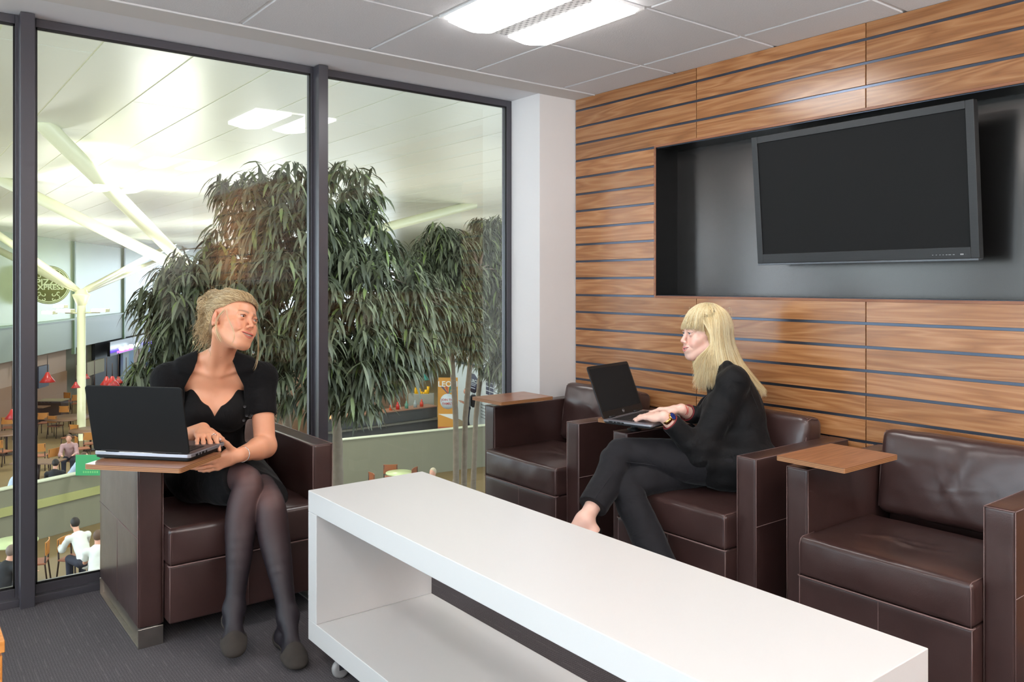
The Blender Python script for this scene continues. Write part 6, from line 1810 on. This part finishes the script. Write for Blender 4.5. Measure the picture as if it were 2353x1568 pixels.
# shoe on the crossed foot is hidden by the table; plain black pumps on both
for ft,heel,toe in((f2L,a2L+V((.030,-.035,-.060)),a2L+V((-.155,.085,-.150))),(f2R,V((2.43,2.10,.012)),V((2.22,2.10,.010)))):
    s=ft.grown(.005);d=(toe-heel).normalized();Lf=(toe-heel).length
    def scut(X,Y,Z,d=d,heel=heel,Lf=Lf):
        a=(X-heel.x)*d.x+(Y-heel.y)*d.y+(Z-heel.z)*d.z;zz=Z-(heel.z+d.z/math.sqrt(1-d.z**2)*a*math.sqrt(1-d.z**2))
        lim=np.where(a>Lf*.70,.09,.020);return np.maximum(zz-lim,-(zz+.02))
    lo,hi=s.bounds();o,_,_=shell(s,[a-.01 for a in lo],[a+.01 for a in hi],.004,scut,'pump',plain('black_pump',srgb(16,16,17),.3) if 'black_pump' not in bpy.data.materials else bpy.data.materials['black_pump'],None,1);att(o,W2)
# ---- long straight hair with a fringe
HBB=hair_mat('pale_blonde_hair',[(.0,srgb(176,138,84)),(.22,srgb(214,182,122)),(.55,srgb(238,216,164)),(1,srgb(252,242,210))],.3)
HBU=hair_mat('blonde_undercoat',[(.0,srgb(190,154,98)),(1,srgb(222,188,130))],.5)
rg=np.random.default_rng(11)
# envelope radius of the hair round the head axis: azimuth a (0 front, + her left), height z
def env(a,z):
    zt=.138;c=np.cos(a);
    rf=np.where(c>0,.112,.118);rs=.092
    top=np.sqrt(np.clip(1-((np.clip(z,.02,zt)-.02)/(zt-.02))**2,0,1))
    rx=rs;ry=rf
    r=1/np.sqrt((np.sin(a)/rx)**2+(np.cos(a)/ry)**2)
    low=np.clip((.02-z)/.26,0,1)
    # below the ears the curtain widens a little and then lies on the shoulders and upper back
    back=np.clip(-c,0,1)
    r=r*top*(1-.06*np.sin(low*PI))+ low*(.016+.105*low*back) 
    r=np.where(z<-.10,r-.006*np.clip(c,0,1),r)
    return r
sh=Fld();sh.ell((0,.018,.038),(.079,.099,.0945),.01);sh.ell((0,.040,-.040),(.078,.078,.080),.04);sh.cap((0,.060,-.07),(0,.085,-.20),.060,.040,.04)
sh.cap((.058,.030,-.06),(.050,.020,-.20),.026,.018,.03);sh.cap((-.058,.030,-.06),(-.050,.020,-.20),.026,.018,.03)
shw=sh.xf(Mh2,s2);lh2=lc(Mh2)
def hcut2(X,Y,Z):
    x,y,z=lh2(X,Y,Z);face=np.where((y<.0)&(z<.030),.066-np.abs(x)+ (y>-.03)*(-.0),-1)
    low=np.where((y<-.045)&(z<.035),.05,-1)
    return np.maximum(face,low)
lo,hi=shw.bounds();hair2,_,_=shell(shw,[a-.01 for a in lo],[a+.01 for a in hi],.003,hcut2,'hair',HBU,None,1);att(hair2,W2)
m2=np.array(Mh2)
def tow2(a):return np.asarray(a)@m2[:3,:3].T+m2[:3,3]
paths=[];rad=[]
dome=lambda x,y:.02+.1185*np.sqrt(np.clip(1-(x/.092)**2-((y-.014)/.114)**2,0.01,1))
for i in range(2800):
    a=rg.uniform(0,2*PI);r0=rg.uniform(0,.062);r1=min(r0+rg.uniform(.02,.04),.088);a0=a+rg.uniform(-.25,.25)
    t=np.linspace(0,1,9);rr=r0+(r1-r0)*t;aa=a0+(a-a0)*t;x=rr*np.sin(aa);y=.014-rr*np.cos(aa)*1.15
    paths.append(tow2(np.stack([x,y,dome(x,y)+rg.uniform(-.001,.0015)-.002*t],1)));rad.append(rg.uniform(.0006,.0010))
NS=8200
for i in range(NS):
    u_=rg.random()
    if u_<.17:a=rg.uniform(-58,58);kind='fringe'
    else:
        a=rg.uniform(52,308);kind='long'
        if rg.random()<.30:a=rg.uniform(48,110)
    ar=math.radians(a);lay=rg.uniform(-.011,.0015)
    # start near the crown parting
    n=18 if kind=='long' else 11
    zend=rg.uniform(.016,.030)+.010*(abs(a)/58)**2*-1 if kind=='fringe' else -rg.uniform(.17,.275)
    if kind=='long' and abs(((a+180)%360)-180)<75:zend=-rg.uniform(.13,.24)
    t=np.linspace(0,1,n);z0=.136
    th=np.linspace(.10,1,n)
    ztop=.02+(z0-.02)*np.cos(np.clip(th*2.2,0,PI/2)) if kind=='fringe' else None
    if kind=='fringe':
        z=.02+(.118)*np.cos(t*PI/2*.96+.05);z=np.where(t<.999,z,z);z=z0+(zend-z0)*np.sin(t*PI/2)**1.6 if 0 else .02+.117*np.cos((.01+.99*t)*PI/2)+(zend-.02)*t
        aa=np.full(n,ar)*(1-.15*(1-t))
    else:
        k=np.clip(t/.42,0,1);st_=rg.choice([.0,.03,.08,.2]);z=np.where(t<.42,.02+.117*np.cos((st_+(1-st_)*k)*PI/2),.02+(zend-.02)*((t-.42)/.58))
        sw=rg.uniform(-.05,.05);aa=ar+sw*t+.035*np.sin(t*7+a*.2+rg.uniform(-.5,.5))*t
        # front side locks fall forward over the shoulder, those by the face sweep back
        f0=((a+180)%360)-180
        if abs(f0)<80:aa=aa+math.copysign(1,f0)*.42*np.clip((.075-z)/.07,0,1)*np.clip((z+.10)/.06,0,1)*(80-abs(f0))/32
    r=env(aa,z)+lay*np.clip(t*6,0,1)
    tip=np.clip((t-.8)/.2,0,1)*rg.uniform(-.006,.008)
    r=r+tip
    ctr=np.stack([np.zeros(n),.014+np.clip(-z,0,.3)*.12,np.zeros(n)],1)
    x=r*np.sin(aa);y=-r*np.cos(aa)+.014
    low=np.clip((.0-z)/.25,0,1);y=y+.030*low
    p=np.stack([x,y,z],1)
    if kind=='long' and abs(((a+180)%360)-180)<80:
        # near-face locks drift forward over the chest at the ends
        q=np.clip((t-.62)/.38,0,1)**1.5;sd=1 if a<180 else -.75
        p[:,1]-=q*.050*sd*(1-(abs(((a+180)%360)-180)-48)/34)
    paths.append(tow2(p));rad.append(rg.uniform(.0004,.00085))
for i in range(60):
    a=rg.uniform(0,6.28);p=np.array([.07*math.sin(a),.02-.09*math.cos(a),.09+rg.uniform(-.02,.03)]);paths.append(tow2(bez([p,p*1.08+rg.normal(size=3)*.01,p*1.1+rg.normal(size=3)*.018-[0,0,.03]],7)));rad.append(.0003)
hs=strands('hair_strands',paths,rad,HBB,hair2);hs['kind']='stuff'
# ================================================================ PEOPLE IN THE HALL BELOW
def crowd(label,pos,rz,pose,skin,hair,shirt,legs_c,lean=.15,long_sleeve=True,extra=None,h=.017,hairlong=False):
    r=thing('person',label,'person',pos,rz)
    b=Fld();sh=Fld();lg=Fld();hr=Fld()
    A=Vector
    if pose=='sit':
        P=A((0,.05,.53));N=A((0,.05-lean*1.6,1.0));hd=N+A((0,-.05-lean*.35,.19))
        sL=N+A((.18,.02,-.05));sR=N+A((-.18,.02,-.05));eL=sL+A((.05,-.12-lean*.3,-.25));eR=sR+A((-.05,-.12-lean*.3,-.25));wL=eL+A((-.06,-.23,.02));wR=eR+A((.06,-.23,.02))
        hips=[A((.09,.03,.52)),A((-.09,.03,.52))];knees=[A((.12,-.42,.52)),A((-.12,-.42,.52))];ank=[A((.12,-.40,.09)),A((-.12,-.40,.09))]
    else:
        P=A((0,.0,.95));N=A((0,-.02,1.44));hd=N+A((0,-.04,.19))
        sL=N+A((.18,.0,-.05));sR=N+A((-.18,.0,-.05));eL=sL+A((.05,.0,-.28));eR=sR+A((-.05,.0,-.28));wL=eL+A((-.03,-.20,.08));wR=eR+A((.03,-.20,.08))
        hips=[A((.09,.0,.93)),A((-.09,.0,.93))];knees=[A((.10,-.02,.50)),A((-.10,-.02,.50))];ank=[A((.10,.03,.09)),A((-.10,.03,.09))]
    # body
    b.ell(hd,(.074,.092,.112),.02).ell(hd+A((0,-.05,-.06)),(.045,.045,.05),.03).ell(hd+A((0,-.098,-.02)),(.012,.018,.018),.01)
    for s in(-1,1):b.ell(hd+A((s*.078,.01,-.01)),(.012,.02,.03),.006)
    b.cap(N+A((0,.02,-.03)),hd+A((0,.02,-.05)),.055,.055,.02)
    b.cap(N+A((0,.03,-.08)),P,.12,.12,.04).cap(sL,sR,.05,.05,.04)
    for s_,e_,w_ in((sL,eL,wL),(sR,eR,wR)):
        b.cap(s_,e_,.048,.04).cap(e_,w_,.038,.028);d=(w_-e_).normalized();b.ell(w_+d*.07,(.032,.045,.022),.02)
        for k in(-1.5,-.5,.5,1.5):b.cap(w_+d*.09+A((k*.016,0,0)),w_+d*.155+A((k*.021,0,-.012)),.010,.008,.008)
    for i in(0,1):
        b.cap(hips[i],knees[i],.082,.055).cap(knees[i],ank[i],.052,.034).cap(ank[i]+A((0,.03,-.05)),ank[i]+A((0,-.16,-.065)),.038,.028)
    lo,hi=b.bounds();me=None
    P_,F_=grid_mesh(lambda X,Y,Z:b.ev(X,Y,Z),[a-.01 for a in lo],[a+.01 for a in hi],h);P_=relax(P_,F_,1,.4);me=npmesh('body',P_,F_);setcol(me,'pigment',np.tile(np.array(skin),(len(P_),1)));link('body',me,M['skin'],r)
    g=.018
    sh.cap(N+A((0,.03,-.07)),P,.12+g,.125+g,.04).cap(sL,sR,.055+g*.6,.055+g*.6,.04)
    for s_,e_,w_ in((sL,eL,wL),(sR,eR,wR)):
        if long_sleeve:sh.cap(s_,e_,.048+g,.042+g).cap(e_,e_.lerp(w_,.85),.042+g,.03+g)
        else:sh.cap(s_,s_.lerp(e_,.6),.050+g,.048+g)
    lo,hi=sh.bounds();P_,F_=grid_mesh(lambda X,Y,Z:sh.ev(X,Y,Z),[a-.01 for a in lo],[a+.01 for a in hi],h);P_=relax(P_,F_,1,.4);N_=vnormals(P_,F_);P_=P_+N_*(nzn(P_,14,lean*9)*.008)[:,None]
    link('shirt',npmesh('shirt',P_,F_),shirt,r)
    lg.ell(P,(.17,.14,.11),.05)
    for i in(0,1):lg.cap(hips[i],knees[i],.082+g,.06+g).cap(knees[i],ank[i]+A((0,0,.03)),.055+g,.045+g)
    lo,hi=lg.bounds();P_,F_=grid_mesh(lambda X,Y,Z:lg.ev(X,Y,Z),[a-.01 for a in lo],[a+.01 for a in hi],h);link('trousers',npmesh('trousers',relax(P_,F_,1,.4),F_),legs_c,r)
    for i in(0,1):
        sf=Fld();sf.cap(ank[i]+A((0,.03,-.05)),ank[i]+A((0,-.17,-.060)),.044,.034);lo,hi=sf.bounds();P_,F_=grid_mesh(lambda X,Y,Z:np.maximum(sf.ev(X,Y,Z),-Z[None,None,:].astype(np.float32)),[a-.01 for a in lo],[a+.01 for a in hi],h);link('shoe',npmesh('shoe',P_,F_),M['black'],r)
    hr.ell(hd+A((0,.018,.022)),(.084,.098,.108),.02)
    if hairlong:hr.cap(hd+A((0,.05,0)),hd+A((0,.07,-.18)),.07,.05,.03)
    def hc_(X,Y,Z):return np.maximum(hr.ev(X,Y,Z),((hd.z+.045-(Y[None,:,None]-hd.y+.03)*1.5)-Z[None,None,:]).astype(np.float32))
    lo,hi=hr.bounds();P_,F_=grid_mesh(hc_,[a-.01 for a in lo],[a+.01 for a in hi],h*.7);link('hair',npmesh('hair',P_,F_),hair,r)
    if extra:extra(r,N,P)
    return r
sk_=srgb(214,160,136)
hd_dark=plain('dark_hair',srgb(40,32,28),.6);hd_brown=plain('brown_hair',srgb(96,72,56),.6);hd_fair=plain('fair_hair',srgb(190,176,150),.6);hd_grey=plain('grey_brown_hair',srgb(120,104,94),.6)
wshirt=plain('white_shirt',srgb(226,228,222),.8);bshirt=plain('black_jacket',srgb(34,34,38),.8);blshirt=plain('pale_blue_shirt',srgb(186,200,220),.8);blue=plain('blue_shirt',srgb(40,92,170),.8);olive=plain('olive_shirt',srgb(112,118,92),.8);greyt=plain('grey_tee',srgb(122,126,130),.8);pinkt=plain('dusty_pink_top',srgb(176,140,140),.8)
navy=plain('navy_trousers',srgb(40,42,56),.8)
def FL(px,py):return at(px,py,Z=ZF)
crowd('man in a long sleeved white shirt bending over a table below the left pane',FL(196,1352),-YAW+PI+.9,'sit',sk_,hd_dark,wshirt,navy,.24)
crowd('man in a white T-shirt next to the man in the long sleeved shirt',FL(222,1385),-YAW+PI+.35,'sit',sk_,hd_brown,wshirt,navy,.10,False)
crowd('grey haired person in a black jacket in the leftmost pane near the floor',FL(6,1430),-YAW+PI-.3,'sit',sk_,hd_grey,bshirt,navy,.10)
crowd('person in a pale blue shirt sitting behind the left parapet',FL(162,1150),-YAW+PI*.6,'sit',sk_,hd_brown,blshirt,navy,.18)
crowd('person with dark hair seated just over the top of the left parapet',FL(124,1172),-YAW+PI*1.1,'sit',sk_,hd_dark,bshirt,navy,.10)
crowd('person in a dusty pink top further back in the restaurant, left pane',FL(160,1092),-YAW+.4,'sit',sk_,hd_brown,pinkt,navy,.12)
crowd('person in a pale blue shirt behind the parapet in the leftmost pane',FL(28,1190),-YAW+PI*.7,'sit',sk_,hd_brown,blshirt,navy,.1)
crowd('fair haired man behind the far corner of the white table, right pane',FL(1000,1192),-YAW-.5,'sit',sk_,hd_fair,blshirt,navy,.06)
crowd('person in an olive top between the slim tree trunks',FL(1046,1228),-YAW+PI,'sit',sk_,hd_grey,olive,navy,.12,True)
crowd('dark haired man in a blue shirt beside the corner armchair, seen through the glass',FL(1102,1262),-YAW-1.0,'sit',sk_,hd_dark,blue,navy,.12,False)
def pack(r,N,P):
    mb=MB();v,f=rbox((.32,.20,.50),.07,6,None,(0,.25,(N.z+P.z)/2+.02));mb.add(v,f,0,True);link('backpack',mb.mesh('backpack'),bshirt,r)
crowd('walker in a grey T-shirt with a black backpack in front of the white hoarding',FL(1074,991),-YAW-PI/2+.2,'stand',sk_,hd_dark,greyt,navy,.05,False,pack)
crowd('cook with bare forearms working behind the dark serving counter',FL(900,965),-YAW,'stand',sk_,hd_dark,bshirt,navy,.05,False)
UP1,UP2,HU,HD,WS,EXPO=215,215,200,400,6.4,-.07
# ================================================================ CAMERA, LIGHT, RENDER LOOK
cam=bpy.data.cameras.new('camera');co=bpy.data.objects.new('camera',cam);C.objects.link(co)
cam.sensor_width=36;cam.lens=FPX/2353*36;cam.shift_y=-(784-652)/2353;cam.clip_start=.05;cam.clip_end=300
co.location=(0,0,EYE);co.rotation_euler=(PI/2,0,-YAW);S.camera=co
def area(name,loc,size,power,col=(1,1,1),rot=(0,0,0),sy=None):
    l=bpy.data.lights.new(name,'AREA');l.size=size;l.energy=power;l.color=col
    if sy:l.shape='RECTANGLE';l.size_y=sy
    o=bpy.data.objects.new(name,l);C.objects.link(o);o.location=loc;o.rotation_euler=rot;return o
# fill lamps added unseen behind the viewer, only to brighten the ceiling
def fill_lamp(label,x,y,power):
    r=thing('added_fill_lamp',label,'fill lamp',(x,y,0))
    mb=MB();mb.lathe([(0,0),(.15,0),(.15,.02),(.02,.03),(.012,.05),(.012,1.16),(0,1.16)],24);mb.build('stand',M['black'],r)
    mb=MB();mb.lathe([(0,1.15),(.05,1.16),(.15,1.22),(.19,1.27),(.18,1.27),(.14,1.23),(.04,1.18),(0,1.18)],28);mb.build('lamp_shade',M['black'],r)
    l=bpy.data.lights.new('fill_lamp_light','AREA');l.shape='DISK';l.size=.30;l.energy=power;l.color=(1,.975,.95)
    o=bpy.data.objects.new('fill_lamp_light',l);C.objects.link(o);o.parent=r;o.location=(0,0,1.262);o.rotation_euler=(PI,0,0)
fill_lamp('black fill lamp added outside the view, left behind the viewer',-1.1,-.9,UP1)
fill_lamp('black fill lamp added outside the view, right behind the viewer',2.75,-1.9,UP2)
# hall lighting: uplights by the columns, more added between, unseen fill added under the roof
for (x,y,z,s_,p_) in ((4.6,17.6,.9,1.2,HU*1.0),(10.6,28.0,.6,1.2,HU*1.2),(2.5,9.5,-3.6,2.5,HU*.5),(9.5,13.5,-2.5,3,HU*.9),(16,22,-1,3,HU),(5,31,.4,2,HU*1.2),(12,40,-1.5,3,HU*1.2)):
    a=area('hall_uplight',(x,y,z),s_,p_,(1,1,.93),(PI,0,0))
for (x,y,p_) in ((3,14,HD),(9,20,HD),(14,30,HD),(10,40,HD),(22,24,HD),(4,30,HD),(18,38,HD)):
    a=area('hall_fill',(x,y,3.3),1.2,p_,(.97,1,.95),(0,0,0))
w=bpy.data.worlds.new('w');S.world=w;w.use_nodes=True;bg=w.node_tree.nodes['Background'];bg.inputs[0].default_value=(.75,.88,1,1);bg.inputs[1].default_value=WS
S.view_settings.view_transform='Standard';S.view_settings.look='None';S.view_settings.exposure=EXPO;S.view_settings.gamma=1;S.view_settings.use_curve_mapping=False
